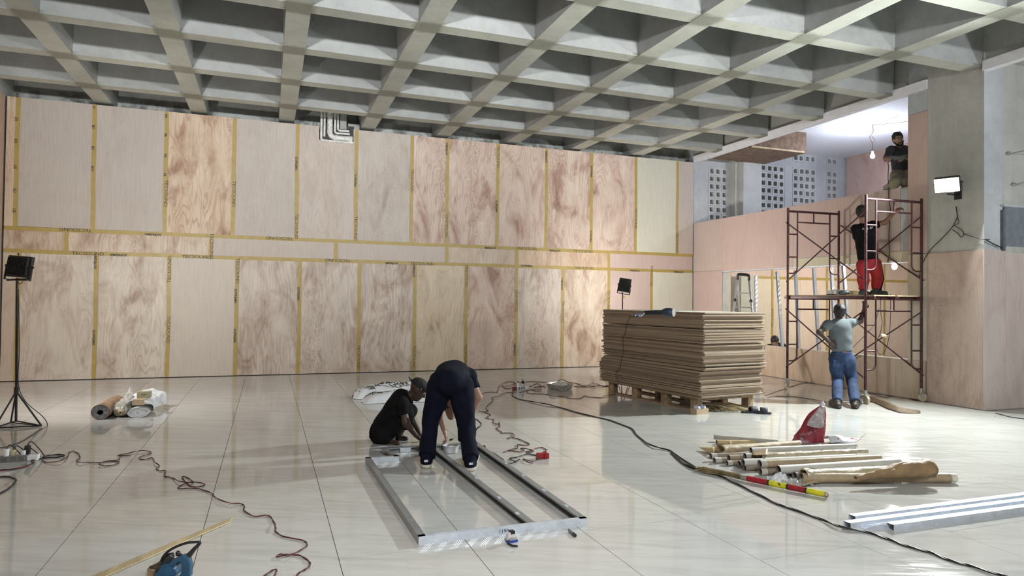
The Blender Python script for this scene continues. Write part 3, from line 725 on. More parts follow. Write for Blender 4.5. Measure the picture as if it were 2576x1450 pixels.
# ================================================================== PIPES IN THE WALL
PVC = mk('white_pvc', (0.66, 0.66, 0.62), 0.45, var=0.15, scale=20)
yp = YB-0.01
def w(u, v): return onY(u, v, yp)
t = root('pipe_bundle', w(845, 350), 0, 'white plastic pipes bending out of the ceiling into the plywood', 'pipes')
upz = 5.75
def pipe(us, ue, r, vb, right=True, elbow=True):
    a = w(us, vb); e = w(ue[0], ue[1]); a.z = max(a.z, 0)
    pts = [Vector((a.x, yp, upz)), Vector((a.x, yp, a.z+r*2.2))]
    if right:
        k = r*2.0
        for i in range(7):
            an = PI/2*i/6; pts.append(Vector((a.x+k-k*math.cos(an), yp, a.z+k-k*math.sin(an))))
        pts.append(Vector((e.x, yp, e.z)))
    else: pts.append(Vector((a.x, yp, a.z)))
    o = obj('pipe', MB().tube(pts, r, 12), PVC, t, smooth=1.2)
    if right:
        c = pts[-2]; obj('coupling', MB().tube([pts[-3], pts[-2]+(pts[-1]-pts[-2])*.12], r*1.12, 12), PVC, o, smooth=1.0); obj('end_coupling', MB().tube([pts[-1]-(pts[-1]-pts[-2])*.22, pts[-1]], r*1.1, 12), PVC, o, smooth=1.0)
pipe(808, (889, 360), .024, 353); pipe(816, (816, 345), .022, 344, right=False); pipe(829.5, (886, 350), .055, 345.5); pipe(842.6, (880, 338), .021, 335); pipe(850, (878, 330.5), .022, 328.5)
obj('recess_board', MB().box((w(804, 350).x, YB+0.004, 4.84), (w(890, 350).x, YB+.012, 5.2)), BLACK, t)
obj('grey_block', MB().box((w(856, 300).x, YB+.0, 5.12), (w(872, 300).x, YB+.3, 5.55)).box((w(876, 320).x, YB+.02, 5.10), (w(905, 320).x, YB+.3, 5.26)), CON_DARK, t)

# ================================================================== SHEET STACK ON ITS PALLET
a0, a1, a2 = F(1745, 1041), F(1530, 991), F(1893, 1023)
ang = math.radians(7.5); cx = 6.23; cy = 9.28
PW, PL, PH = 1.12, 2.16, 0.20
pal = root('pallet', (cx, cy, 0), ang, 'long wooden pallet under the tall stack of brown sheets', 'pallet')
def pb(name, lo, hi): return obj(name, MB().box(lo, hi), PALLETW, pal, world=False, bevel=.003)
for i, y in enumerate((-PL/2+.07, -PL/6, PL/6, PL/2-.07)):
    pb('cross_board', (-PW/2, y-.07, PH-.045), (PW/2, y+.07, PH-.022))
    for x in (-PW/2+.05, 0, PW/2-.05): pb('pallet_block', (x-.05, y-.07, .022), (x+.05, y+.07, PH-.045))
for x in (-PW/2+.05, 0, PW/2-.05): pb('runner', (x-.05, -PL/2, 0), (x+.05, PL/2, .022))
for i in range(7): x = -PW/2+.05+i*(PW-.1)/6; pb('deck_board', (x-.05, -PL/2, PH-.022), (x+.05, PL/2, PH))
SW, SL, ST, NS = 1.22, 2.44, 0.0181, 66
m, nt, bs = new_mat('sheet_stack_wood'); g = G(nt); oi = g.n('ObjectInfo')
vv = g.vm('ADD', g.obj(), g.n('CombineXYZ', {0: g.math('MULTIPLY', oi.outputs['Random'], 70)}).outputs[0])
n1 = g.noise(g.vm('MULTIPLY', vv, (1, 1, 60)), 3.0, 4, .6)
c = g.mix(g.rng(n1, .3, .7), (.20, .14, .095), (.35, .26, .18))
c = g.mix(g.rng(oi.outputs['Random'], 0, 1, 0, .45), c, (.38, .285, .20)); c = g.mix(g.math('MULTIPLY', g.math('LESS_THAN', oi.outputs['Random'], .22), .5), c, (.13, .09, .06))
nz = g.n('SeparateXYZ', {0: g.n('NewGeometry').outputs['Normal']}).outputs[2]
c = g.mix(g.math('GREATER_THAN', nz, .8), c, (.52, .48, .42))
g.put(bs.inputs['Base Color'], c); bs.inputs['Roughness'].default_value = .7
STACK = m
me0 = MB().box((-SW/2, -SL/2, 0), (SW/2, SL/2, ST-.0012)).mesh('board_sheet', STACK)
z = PH+.002; drift = Vector((0, 0, 0)); rs = random.Random(5)
Rz = Matrix.Rotation(ang, 4, 'Z')
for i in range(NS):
    o = bpy.data.objects.new('board_sheet', me0); COL.objects.link(o)
    if i % 7 == 0: blk = Vector((rs.uniform(-.02, .02), rs.uniform(-.035, .035), 0))
    f = i/NS
    off = blk+Vector((rs.uniform(-.02, .02)+.05*f-.02, rs.uniform(-.028, .028), 0))
    off = Rz.to_3x3() @ off
    o.location = Vector((cx, cy, z))+off; o.rotation_euler = (0, 0, ang+rs.uniform(-.009, .009))
    RM[o] = Matrix.Translation(o.location) @ Matrix.Rotation(o.rotation_euler.z, 4, 'Z')
    z += ST+(.010 if i in (7, 23, 41, 52) else 0)
    if i == NS-1: tag(o, 'topmost pale-faced board sheet of the tall stack on the pallet', 'board sheet', 'sheets stacked on the pallet')
    elif i == 0: tag(o, 'lowest board sheet of the stack, lying directly on the pallet', 'board sheet', 'sheets stacked on the pallet')
    else: tag(o, 'brown board sheet within the tall stack, between its lowest and topmost sheets', 'board sheet', 'sheets stacked on the pallet')
ZT = z
# angle grinder on the sheets
gpos = F(1640, 795, ZT); gd = depth(gpos)
t = root('angle_grinder', (gpos.x, gpos.y, ZT), 0, 'dark power tool with a long cord on top of the board stack', 'power tool')
a, c = F(1622, 795, ZT), F(1660, 796, ZT)
xd = (c-a).normalized()
obj('handle', MB().tube([a+Z*.03, a+xd*.09+Z*.032, a+xd*.2+Z*.035], [.022, .027, .026], 12), BLACK, t, smooth=1)
obj('gear_head', MB().tube([a+xd*.19+Z*.037, a+xd*.23+Z*.04, a+xd*.28+Z*.04, a+xd*.30+Z*.04], [.03, .045, .045, .03], 14), mk('dark_blue_plastic', (.02, .035, .06), .4), t, smooth=1)
obj('disc', MB().tube([a+xd*.302+Z*.04, a+xd*.31+Z*.04], .04, 18), mk('grey_disc', (.35, .34, .32), .6), t)
xe = Rz.to_3x3() @ Vector((-SW/2-.035, 0, 0)); 
def leftface(u, v):            # point just outside the left side of the stack
    n = Rz.to_3x3() @ Vector((-1, 0, 0)); p0 = Vector((cx, cy, 0))+n*(SW/2+.085); d = ray(u, v); return CPOS+d*((p0-CPOS).dot(n)/d.dot(n))
obj('cord', MB().tube([a+Z*.03, F(1612, 796, ZT+.02), F(1600, 794, ZT+.03), F(1590, 793, ZT+.02)], .005, 6, smooth=5).tube([F(1600, 794, ZT+.03), F(1592, 794, ZT+.035), leftface(1588, 795)+Z*.03, leftface(1585, 800), leftface(1577, 815), leftface(1574, 835), leftface(1567, 852), leftface(1568, 880), leftface(1563, 910), leftface(1557, 930), leftface(1549, 940), leftface(1554, 958), leftface(1560, 985)], .005, 6, smooth=6), BLACK, t, smooth=3)
obj('plug', MB().box((-.03, -.015, 0), (.03, .015, .02), None, F(1607, 796, ZT)), mk('blue_plug', (.12, .2, .5), .4), t)
# box of shoes, twig bundle and sandals in front of the pallet
p = F(1760, 1041); t = root('cardboard_box', p, .12, 'small open cardboard box at the near corner of the pallet', 'box')
CARD = mk('cardboard', (.47, .36, .24), .8, var=.08)
b = MB().box((-.11, -.06, 0), (.11, .06, .004))
for s in (-1, 1): b.box((s*.11-.002, -.06, 0), (s*.11+.002, .06, .075)); b.box((-.11, s*.06-.002, 0), (.11, s*.06+.002, .075))
obj('carton', b, CARD, t, world=False)
for k, (dx, c, lab) in enumerate(((-.045, (.55, .57, .66), 'white cloth shoe with blue laces, left one in the cardboard box'), (.05, (.50, .50, .60), 'white cloth shoe, right one in the cardboard box'))):
    q = Vector((p.x+dx, p.y+.0, .02)); sh = root('shoe', q, .12, lab, 'shoe', 'shoes in the cardboard box')
    obj('upper', MB().ell((0, 0, .05), (.045, .055, .055), fn=lambda pp, qq: Vector((qq.x, qq.y, max(qq.z, -.03)))), mk('shoe_cloth%d' % k if k else 'shoe_cloth', c, .8), sh, world=False, smooth=3)
    obj('lace', MB().tube([(-.03, -.03, .10), (0, -.045, .104), (.02, -.02, .108), (.035, -.04, .095)], .005, 5, smooth=5), mk('navy', (.02, .02, .06), .7), sh, world=False, smooth=3)
p = F(1820, 1034); t = root('twig_bundle', p, 0, 'bundle of loose dry twigs lying under the pallet edge', 'twigs')
b = MB(); rs = random.Random(3)
for i in range(160):
    s, e = F(rs.uniform(1740, 1830), rs.uniform(1024, 1034), .005), F(rs.uniform(1800, 1885), rs.uniform(1025, 1040), .005)
    h = rs.uniform(.0, .09)
    b.tube([s+Z*h, (s+e)/2+Z*(h*.9+.012), e+Z*rs.uniform(0, .03)], .0028, 4, cap=False)
o = obj('twigs', b, mk('dry_twig', (.33, .26, .15), .8, var=.3), t); o['kind'] = 'stuff'
RUB = mk('dark_rubber', (.03, .035, .05), .6)
for (u, v, rz, lab) in ((1888, 1039, -.25, 'black slide sandal with pale strap edge, left of the pair by the pallet'), (1914, 1041, -.75, 'black slide sandal lying beside its mate, right of the pair by the pallet')):
    p = F(u, v); t = root('sandal', p, rz, lab, 'sandal', 'pair of sandals')
    b = MB().prism([(-.13, -.03), (-.06, -.045), (.05, -.05), (.13, -.03), (.145, 0), (.13, .03), (.05, .05), (-.06, .045), (-.13, .03)], 0, .028, lambda a, c, h: Vector((a, c, h)))
    obj('sole', b, RUB, t, world=False, bevel=.005)
    obj('strap', MB().grid(lambda uu, vv: (-.01+.10*uu, .054*math.cos(PI*vv), .02+.065*math.sin(PI*vv)), 3, 12), RUB, t, world=False, smooth=3, solid=.006)

# ================================================================== SCAFFOLD TOWER
L1, L2, R1, R2 = Vector((8.93, 9.77, 0)), Vector((10.06, 9.70, 0)), Vector((8.94, 8.08, 0)), Vector((10.08, 8.02, 0))
sc = root('scaffold_tower', (9.5, 8.9, 0), 0, 'two-storey maroon steel scaffold tower on castors by the pink wall', 'scaffold')
RT = .0215
def end_frame(a, c, z0, z1):
    d = (c-a); Wd = d.length; d.normalize()
    def q(x, z): return a+d*x+Z*z
    f = obj('end_frame', MB().tube([q(0, z0), q(0, z1+.03)], RT, 10).tube([q(Wd, z0), q(Wd, z1+.03)], RT, 10).tube([q(0, z1-.03), q(Wd, z1-.03)], RT, 10), SCAF, sc, smooth=1)
    i = .205; zt = z1-.03; zr = zt-.195
    for s, x0 in ((1, 0), (-1, Wd)):
        x = x0+s*i; zb = zt-1.14
        pts = [q(x, zt), q(x, zb+.10)]+[q(x-s*.10*(1-math.cos(k*PI/8)), zb+.10-.10*math.sin(k*PI/8)) for k in range(1, 5)]+[q(x0, zb)]
        b = MB().tube(pts, .0135, 8)
        for h in (.42, .84): b.tube([q(x0, zt-h), q(x, zt-h)], .0125, 8)
        obj('ladder_side', b, SCAF, f, smooth=1)
    obj('lower_rail', MB().tube([q(i, zr), q(Wd-i, zr)], .0135, 8).tube([q(Wd*.5, zr), q(Wd*.5, zt)], .0135, 8), SCAF, f, smooth=1)
zb0, zm, zt0 = .185, 1.70, 3.30
for a, c in ((L1, L2), (R1, R2)):
    end_frame(a, c, zb0, zm); end_frame(a, c, zm+.02, zt0)
for a, c in ((L1, R1), (L2, R2)):
    for z0, z1 in ((.42, 1.48), (1.98, 3.06)):
        off = (X*-.03 if a is L1 else X*.03); o2 = off*1.5
        b = MB().tube([a+off+Z*z0, c+off+Z*z1], .012, 8)
        b2 = MB().tube([a+o2+Z*z1, c+o2+Z*z0], .012, 8)
        obj('cross_brace', b, SCAF, sc, smooth=1); obj('cross_brace', b2, SCAF, sc, smooth=1)
NYL = mk('cream_nylon', (.62, .54, .38), .5); GALV = mk('galvanised_fitting', (.42, .42, .40), .45, metal=.6)
for k, (p, a) in enumerate(((L1, .3), (L2, 2.2), (R1, 1.4), (R2, 2.6))):
    cst = obj('castor', MB().tube([p+Z*.13, p+Z*.215], .028, 10).box((-.05, -.05, .128), (.05, .05, .137), None, p), GALV, sc, smooth=.8)
    d = Vector((math.cos(a), math.sin(a), 0)); n = Vector((-d.y, d.x, 0)); wc = p-d*.02+Z*.066
    obj('wheel', MB().tube([wc-n*.019, wc+n*.019], .066, 20), NYL, cst, smooth=.8)
    fk = MB()
    for s in (-1, 1): fk.beam(p+n*s*.03+Z*.13, wc+n*s*.03-Z*.01, .05, .005, up=n)
    fk.tube([wc-n*.034, wc+n*.034], .01, 8).tube([p-n*.06+Z*.15, p+n*.06+Z*.15], .008, 6)
    obj('fork', fk, GALV, cst)
dk = mk('deck_ply', (.50, .38, .24), .7)
for k, (xa, xb) in enumerate(((8.97, 9.42), (9.46, 9.95))):
    obj('deck_board', MB().box((xa, 7.95, zm+.012), (xb, 9.86, zm+.032)), dk, sc)
    for x in (xa, xb): obj('deck_rail', MB().box((x-.02, 7.93, zm-.035), (x+.02, 9.88, zm+.012)), SCAF, sc, bevel=.004)
ZD = zm+.033
# cords tied on the scaffold
cm = MB()
dR = depth(R1)
cm.tube([R1+Vector((.28, -.03, 1.69)), P(2216, 790, dR), P(2219, 812, dR), P(2214, 840, dR), P(2209, 850, dR), P(2216, 842, dR+.02)], .0045, 6, smooth=6)
cm.tube([P(2240, 740, dR+.2), P(2240, 800, dR+.1), P(2236, 850, dR+.1), P(2225, 885, dR+.1), P(2212, 892, dR+.1), P(2206, 880, dR)], .0045, 6, smooth=6)
cm.tube([P(2212, 775, dR), P(2200, 815, dR), P(2180, 840, dR), P(2145, 875, dR+.5)], .004, 6, smooth=5)
t = root('hanging_cable', R1+Vector((.28, 0, .8)), 0, 'dark flex and pale lampholder dangling from the scaffold deck', 'cable')
obj('flex', cm, BLACK_WIRE, t, smooth=3)
sp = P(2222, 845, dR)
obj('lampholder', MB().tube([sp-X*.05, sp, sp+X*.05+Z*-.01], [.018, .03, .022], 10), NYL, t, smooth=1)
t = root('wall_cable', onX(2240, 420, XR), 0, 'thin dark cable hanging down the pink parapet', 'cable')
xx = XR-.02
obj('flex', MB().tube([onX(u, v, xx) for u, v in ((2236, 462), (2236, 500), (2240, 530), (2238, 560), (2236, 600), (2237, 640), (2233, 660))], .006, 6, smooth=6), BLACK_WIRE, t, smooth=3)
t = root('pier_cable', onX(2390, 575, XR), 0, 'dark cable loops strung across the concrete pier below the floodlight', 'cable')
xx = XR-.03; 
obj('flex', MB().tube([onX(2405, 520, xx), onX(2408, 545, xx), onX(2402, 560, xx), onX(2393, 575, xx), onX(2370, 600, xx), onX(2340, 630, xx), onX(2320, 665, xx), onX(2312, 700, xx)], .007, 6, smooth=5).tube([onX(2393, 575, xx), onX(2400, 568, xx), onX(2420, 580, xx), onX(2424, 590, xx), onX(2418, 597, xx), onX(2410, 588, xx), onX(2396, 578, xx)], .006, 6, smooth=5)
    .tube([onX(2424, 588, xx), onX(2450, 597, xx), onX(2474, 602, xx), onY(2490, 603, 6.99)], .007, 6, smooth=5).tube([onX(2408, 545, xx), onX(2412, 560, xx), onX(2400, 568, xx)], .005, 5, smooth=5).tube([onY(2478, 602, 6.99), onY(2500, 615, 6.99), onY(2521, 624, 6.99)], .01, 6), BLACK_WIRE, t, smooth=3)
for k, (u, v, lab) in enumerate(((2541, 386, 'upper wire with an eyelet hooked to the bluish concrete face'), (2554, 464, 'lower wire with an eyelet hooked to the bluish concrete face'))):
    p = onY(u, v, 7.02); t = root('wall_hook', (p.x, 7.044, p.z), 0, lab, 'hook', 'wire hooks on the concrete')
    ring = [p+Vector((.035*math.cos(a), 0, .022*math.sin(a))) for a in [2*PI*i/16 for i in range(16)]]
    obj('eyelet', MB().tube(ring, .008, 6, closed=True).tube([p-X*.035+Y*.02, p-X*.06+Y*.025-Z*.01], .012, 6), GALV, t, smooth=3)
    obj('wire', MB().tube([p+X*.03, onY(2600, v-10, 7.02)], .004, 5).tube([p+X*.03, onY(2600, v+4, 7.02)], .0025, 4), GALV, t)
# tools on the deck
dd = depth((9.1, 9.2, 0))
p = F(2092, 749, ZD); 
def ond(u, v, y): d = ray(u, v); q = CPOS+d*((y-CPOS.y)/d.y); return Vector((q.x, q.y, ZD))
p = ond(2092, 748, 9.35); t = root('tool_box', p, .3, 'small white and black carton on the scaffold deck', 'carton')
obj('carton', MB().box((-.05, -.06, .025), (.05, .06, .09)), WHITE, t, world=False); obj('base_band', MB().box((-.051, -.061, 0), (.051, .061, .025)), BLACK, t, world=False)
p = ond(2122, 748, 9.2); t = root('power_drill', p, .1, 'blue and grey power drill lying on the scaffold deck', 'power tool')
BLU = mk('teal_plastic', (.02, .13, .19), .4); GRY = mk('grey_plastic', (.20, .21, .22), .5)
obj('motor', MB().tube([(-.10, 0, .045), (-.05, 0, .05), (.05, 0, .05), (.08, 0, .048)], [.03, .042, .045, .035], 14), BLU, t, world=False, smooth=1)
obj('chuck', MB().tube([(.08, 0, .048), (.13, 0, .048), (.16, 0, .048)], [.03, .028, .012], 12), BLACK, t, world=False, smooth=1)
obj('grip', MB().beam((-.06, 0, .04), (-.12, -.13, .03), .045, .035), GRY, t, world=False, bevel=.008)
p = ond(2112, 741, 9.55); t = root('parts_case', p, .1, 'grey plastic case lying behind the drill on the deck', 'case')
obj('case_body', MB().box((-.16, -.06, 0), (.16, .06, .085)), GRY, t, world=False, bevel=.012); obj('case_lid', MB().box((-.155, -.055, .086), (.155, .055, .11)), mk('pale_grey', (.45, .45, .43), .5), t, world=False, bevel=.01)
p = ond(2150, 747, 9.3); t = root('carton_box', p, .0, 'yellowish carton beside the standing man\'s shoe on the deck', 'carton')
obj('carton', MB().box((-.09, -.06, 0), (.09, .06, .085)), mk('olive_card', (.36, .33, .18), .7), t, world=False); obj('flap', MB().box((-.09, -.06, .086), (.0, .06, .089)), _M['olive_card'], t, world=False)
# warped brown offcut on the floor
t = root('offcut_strip', F(2250, 1020), 0, 'long warped brown board offcut lying by the scaffold castor', 'offcut')
e = [(2178, 1003, .03), (2200, 1000, .14), (2230, 1012, .17), (2260, 1024, .11), (2290, 1034, .06), (2315, 1038, .01)]
f_ = [(2180, 1008, .0), (2205, 1018, .0), (2230, 1030, .0), (2262, 1040, .0), (2290, 1042, .0), (2316, 1041, .0)]
def strip(uu, vv):
    i = min(4, int(uu*5)); k = uu*5-i
    A = F(*[e[i][0]*(1-k)+e[i+1][0]*k, f_[i][1]*(1-k)+f_[i+1][1]*k-6]); h = e[i][2]*(1-k)+e[i+1][2]*k
    B = F(f_[i][0]*(1-k)+f_[i+1][0]*k, f_[i][1]*(1-k)+f_[i+1][1]*k)
    return A*(vv)+B*(1-vv)+Z*(h*vv*.55+.004)
obj('board', MB().grid(strip, 15, 4), mk('brown_offcut', (.10, .06, .03), .7), t, smooth=3, solid=.005)
# stepladder
t = root('step_ladder', (9.35, 11.6, 0), 0, 'aluminium stepladder with black feet standing behind the sheet stack', 'ladder')
dL = depth((9.35, 11.6, 0)); tp = P(1868, 694, dL)
fr = [P(1842, 800, dL-.25), P(1893, 803, dL-.1)]
def ext(a, c): d = c-a; return a+d*((0.02-a.z)/d.z)
tl_, tr_ = P(1856, 702, dL), P(1884, 704, dL)
fl_ = [ext(tl_, P(1848, 760, dL-.25)), ext(tr_, P(1893, 770, dL+.25))]
bl_ = [ext(P(1858, 702, dL+.02), P(1862, 800, dL+.5)), ext(P(1886, 704, dL+.02), P(1899, 803, dL+.25))]
fl_ = [ext(tl_, P(1843, 800, dL-.45)), ext(tr_, P(1893, 803, dL-.45))]
for a, c in ((tl_, fl_[0]), (tr_, fl_[1])): obj('front_rail', MB().beam(a, c, .045, .022), ALU, t, bevel=.003)
for a, c in ((tl_, bl_[0]), (tr_, bl_[1])): obj('rear_leg', MB().beam(a+(c-a)*.02, c, .03, .02), ALU, t, bevel=.003)
for k in range(1, 7):
    f = k/7; a, c = tl_.lerp(fl_[0], f), tr_.lerp(fl_[1], f); obj('tread', MB().beam(a, c, .08, .022), ALU, t)
obj('top_cap', MB().tube([tl_-Z*.02, tl_+Z*.06, tl_.lerp(tr_, .12)+Z*.095, tl_.lerp(tr_, .88)+Z*.095, tr_+Z*.06, tr_-Z*.02], .03, 8, smooth=4), BLACK, t, smooth=3)
for a in (tl_.lerp(fl_[0], .22), tr_.lerp(fl_[1], .22)): obj('joint_knob', MB().ell(a, (.035, .035, .04), nu=10, nv=6), BLACK, t, smooth=3)
b = MB()
for a in (tl_.lerp(bl_[0], .62), tl_.lerp(bl_[0], .9)): b.tube([a, tr_.lerp(bl_[1], .62 if a.z > .6 else .9)], .009, 6)
b.tube([tl_.lerp(bl_[0], .45), tr_.lerp(bl_[1], .65)], .006, 6); b.tube([tl_.lerp(bl_[0], .65), tr_.lerp(bl_[1], .45)], .006, 6)
obj('rear_brace', b, ALU, t)
for c in fl_+bl_: obj('rubber_foot', MB().box((-.03, -.02, -.02), (.03, .02, .03), None, c), BLACK, t)
# ================================================================== FLOOR THINGS
from mathutils import noise as MN
def wr_(p, s, a): return MN.noise(Vector(p)*s)*a
KRAFT = mk('kraft_paper', (.37, .28, .18), .6, var=.1, bump=.3, bscale=30); KRAFT_D = mk('dark_kraft', (.29, .185, .095), .6, var=.12, bump=.4, bscale=22)
GOLD = mk('waxed_kraft', (.45, .38, .27), .28, var=.08, bump=.5, bscale=26, spec=.8)
GREYTUBE = mk('white_card_tube', (.56, .545, .52), .6, var=.05); DARKIN = mk('card_inside', (.17, .145, .125), .8)
FILMW = mk('white_film', (.66, .68, .72), .35, var=.05, bump=.5, bscale=18)
# ---- rolls on the left
fa, fb = F(256, 1057), F(338, 1005)
ax = (fb-fa).normalized(); pr = Vector((ax.y, -ax.x, 0))
def roll(name, c0, L, rx, rz, mat, endmat, label, cat, hole, group=None, endrim=None):
    t = root(name, c0, 0, label, cat, group)
    n = 28
    def ring(l, sx, sz, zc): return [c0+ax*l+pr*(math.cos(a)*sx)+Z*(zc+math.sin(a)*sz) for a in [2*PI*i/n for i in range(n)]]
    b = MB(); prof = [(0, 1), (.02, 1.01), (L*.3, 1.0), (L*.7, .99), (L, .97)]
    k = 0; vs = []; fs = []
    for l, s in prof: vs += [p+pr*wr_(p, 9, .008)+Z*abs(wr_(p, 7, .006)) for p in ring(l, rx*s, rz*s, rz)]
    for i in range(len(prof)-1):
        for j in range(n): fs.append((i*n+j, i*n+(j+1) % n, (i+1)*n+(j+1) % n, (i+1)*n+j))
    fs.append(tuple((len(prof)-1)*n+j for j in range(n)))
    b.add(vs, fs); obj('wrapping', b, mat, t, smooth=1)
    e = MB(); vs = []; fs = []; m_ = 9
    for i in range(m_+1):
        f = hole+(1-hole)*i/m_; off = .004*(i % 2)+.004
        vs += ring(off, rx*f*.985, rz*(f if hole > .2 else f)*.985, rz)
    for i in range(m_):
        for j in range(n): fs.append((i*n+j, i*n+(j+1) % n, (i+1)*n+(j+1) % n, (i+1)*n+j))
    e.add(vs, fs); obj('rolled_layers', e, endmat, t)
    h = MB(); hz = rz*hole
    vs = ring(.006, rx*hole, hz, rz)+ring(.25, rx*hole, hz, rz); h.add(vs, [(j, (j+1) % n, n+(j+1) % n, n+j) for j in range(n)]+[tuple(n+j for j in range(n))])
    obj('core', h, BLACK, t)
    return t
roll('membrane_roll', fa-pr*.02, .85, .105, .095, mk('brown_membrane', (.27, .17, .10), .55, var=.2), mk('grey_membrane', (.20, .20, .21), .6, var=.3, scale=30), 'brown and grey rolled membrane with an open dark core, leftmost of the rolls', 'roll', .34)
c2 = F(302, 1053)
t = root('wrapped_bundle', c2, 0, 'crumpled clear plastic wrapped bundle lying between the brown and white rolls', 'bundle')
CLEAR = mk('clear_film', (.55, .54, .51), .18, var=.12, bump=1.0, bscale=28, alpha=.62)
def lump(L, rx, rz, amp, sc, c, seed=0, up=1.0):
    def fn(u, v):
        l = (u-.5)*2; e = max(0.02, (1-abs(l)**4))**.5; a = 2*PI*v
        p = c+ax*(L*u)+pr*(math.cos(a)*rx*e)+Z*(rz+math.sin(a)*rz*e)
        return p+Vector((wr_(p+Vector((seed, 0, 0)), sc, amp), wr_(p+Vector((0, seed+5, 0)), sc, amp), max(-p.z, wr_(p+Vector((0, 0, seed+9)), sc, amp))))
    return MB().grid(fn, 26, 26)
obj('inner_roll', lump(.75, .085, .075, .01, 6, c2), KRAFT, t, smooth=3)
obj('film', lump(.80, .105, .095, .045, 14, c2, 3).add([], []), CLEAR, t, smooth=3)
obj('film_peak', MB().grid(lambda u, v: c2+ax*(.25+.3*u)+pr*((v-.5)*.16*(1-.4*u))+Z*(.17+.16*u*math.sin(PI*v)+wr_((u*3, v*4, 1), 2, .06)), 12, 12), CLEAR, t, smooth=3)
c3 = F(346, 1052)
roll('foam_roll', c3, .55, .125, .062, mk('white_foam_skin', (.58, .58, .56), .5), mk('white_foam', (.60, .62, .66), .8, var=.1), 'flattened white foam roll with a dark slit in its end', 'roll', .06)
t = root('white_bag', c3+ax*.5, 0, 'crumpled white plastic bag draped over the rolls at the left', 'bag')
def bagf(u, v):
    l = .12+.75*u; a = -.25+v*1.5*PI*.82
    r = .17+.05*u
    p = c3+ax*l+pr*(math.cos(a)*r*.95-.02)+Z*(max(.01, .10+math.sin(a)*(.12+.05*u)))
    k = .05
    return p+Vector((wr_(p, 7, k), wr_(p+Vector((4, 0, 0)), 7, k), max(-p.z+.004, wr_(p+Vector((0, 7, 0)), 8, k))))
ob = obj('film', MB().grid(bagf, 26, 30), FILMW, t, smooth=3, solid=.002)
c4 = c3+ax*.22+pr*.03
t = root('foam_block', c4+Z*.2, 0, 'greenish foam block resting on top of the rolls', 'block')
Rb = Matrix((pr, ax, Z)).transposed()
obj('block', MB().box((-.08, -.05, -.045), (.08, .05, .045), Rb, c4+Z*.27), mk('green_foam', (.32, .31, .20), .9, var=.1, scale=40), t, bevel=.006)
obj('slot', MB().box((-.03, -.052, .0), (.03, -.049, .006), Rb, c4+Z*.27), BLACK, t)
c5 = c3+ax*.05-pr*.0
t = root('card_piece', c5+Z*.16, 0, 'folded brown cardboard piece lying on the white roll', 'cardboard')
obj('panel', MB().box((-.07, -.03, -.035), (.07, -.026, .035), Rb, c5+Z*.195), CARD, t); obj('fold', MB().box((-.07, -.026, .033), (.075, .09, .036), Rb, c5+Z*.195), CARD, t)

# ---- printed white bags in the middle
def pillow(name, c, ang, L, Wd, H, label, texts, seed):
    t = root(name, c, ang, label, 'bag', None)
    def top(x, y):
        e = max(0, 1-abs(2*x/L)**5)**.5*max(0, 1-abs(2*y/Wd)**3)**.5
        return .004+H*e+wr_((x+seed, y*2, seed), 5, .035)*e+abs(wr_((x*3, y+seed, 2), 8, .018))*e
    b = MB().grid(lambda u, v: ((u-.5)*L+wr_((u*4, v*4, seed), 1, .03), (v-.5)*Wd+wr_((u*4, seed, v*3), 1, .03), top((u-.5)*L, (v-.5)*Wd)), 40, 18)
    k = len(b.v); b.add([(-L/2, -Wd/2, 0), (L/2, -Wd/2, 0), (L/2, Wd/2, 0), (-L/2, Wd/2, 0)], [(3, 2, 1, 0)])
    obj('film', b, FILMW, t, world=False, smooth=3)
    for (s, x, y, sz, bold) in texts:
        me = text_mesh(s, bold).copy(); o = bpy.data.objects.new('lettering', me); COL.objects.link(o); o.parent = t
        for vt in me.vertices:
            px_, py_ = x+vt.co.x*sz, y+vt.co.y*sz*1.3
            vt.co = (px_, py_, top(px_, py_)+.006)
    return t
pa, pb_ = F(905, 1003), F(1060, 1000)
pillow('membrane_bag', F(1015, 984), -.06, 1.35, .42, .13, 'white film bag printed with black letters, farthest of the three bags', [('TECSOUND', -.1, -.12, .26, 0), ('TECSOUND', .0, .08, .2, 0)], 3)
pillow('membrane_bag', F(985, 999), -.04, 1.20, .34, .17, 'white film bag with folded left end, lying in the middle of three bags', [('SOUND', -.42, .02, .12, 0), ('SOPREMA', -.40, -.09, .06, .03), ('TECSOUND', .1, -.0, .17, 0)], 11)
pillow('membrane_bag', F(1055, 1008), -.02, 1.75, .36, .15, 'nearest white film bag, lying behind the two crouched and bending workers', [('TECSOUND', -.25, .03, .2, 0), ('SOPREMA', -.7, .02, .07, .03)], 23)

# ---- steel tray
na, nl, nr = F(1412, 986), F(1374, 978), F(1442, 981)
t = root('metal_tray', na, 0, 'rectangular stainless tray holding crumpled white film, among red cords', 'tray')
TRAY = mk('stainless', (.45, .44, .42), .3, metal=.85)
dl_, dr_ = (nl-na), (nr-na); far = nl+dr_
b = MB(); H_ = .10
def trc(s, h): 
    c = (na+far)/2; return [c+(q-c)*s+Z*h for q in (na, nr, far, nl)]
lo_, hi_, rim = trc(.86, .004), trc(1.0, H_), trc(1.1, H_)
ins = trc(.97, H_-.002); inb = trc(.84, .012)
vs = lo_+hi_+rim+ins+inb
fs = [(3, 2, 1, 0)]
for i in range(4):
    j = (i+1) % 4; fs += [(i, j, 4+j, 4+i), (4+i, 4+j, 8+j, 8+i), (12+i, 8+i, 8+j, 12+j), (16+i, 12+i, 12+j, 16+j)]
fs.append((16, 17, 18, 19)); b.add(vs, fs); obj('pan', b, TRAY, t)
cc = (na+far)/2
t2 = root('film_wad', cc+Z*.05, 0, 'wad of crumpled white film lying in the steel tray', 'film')
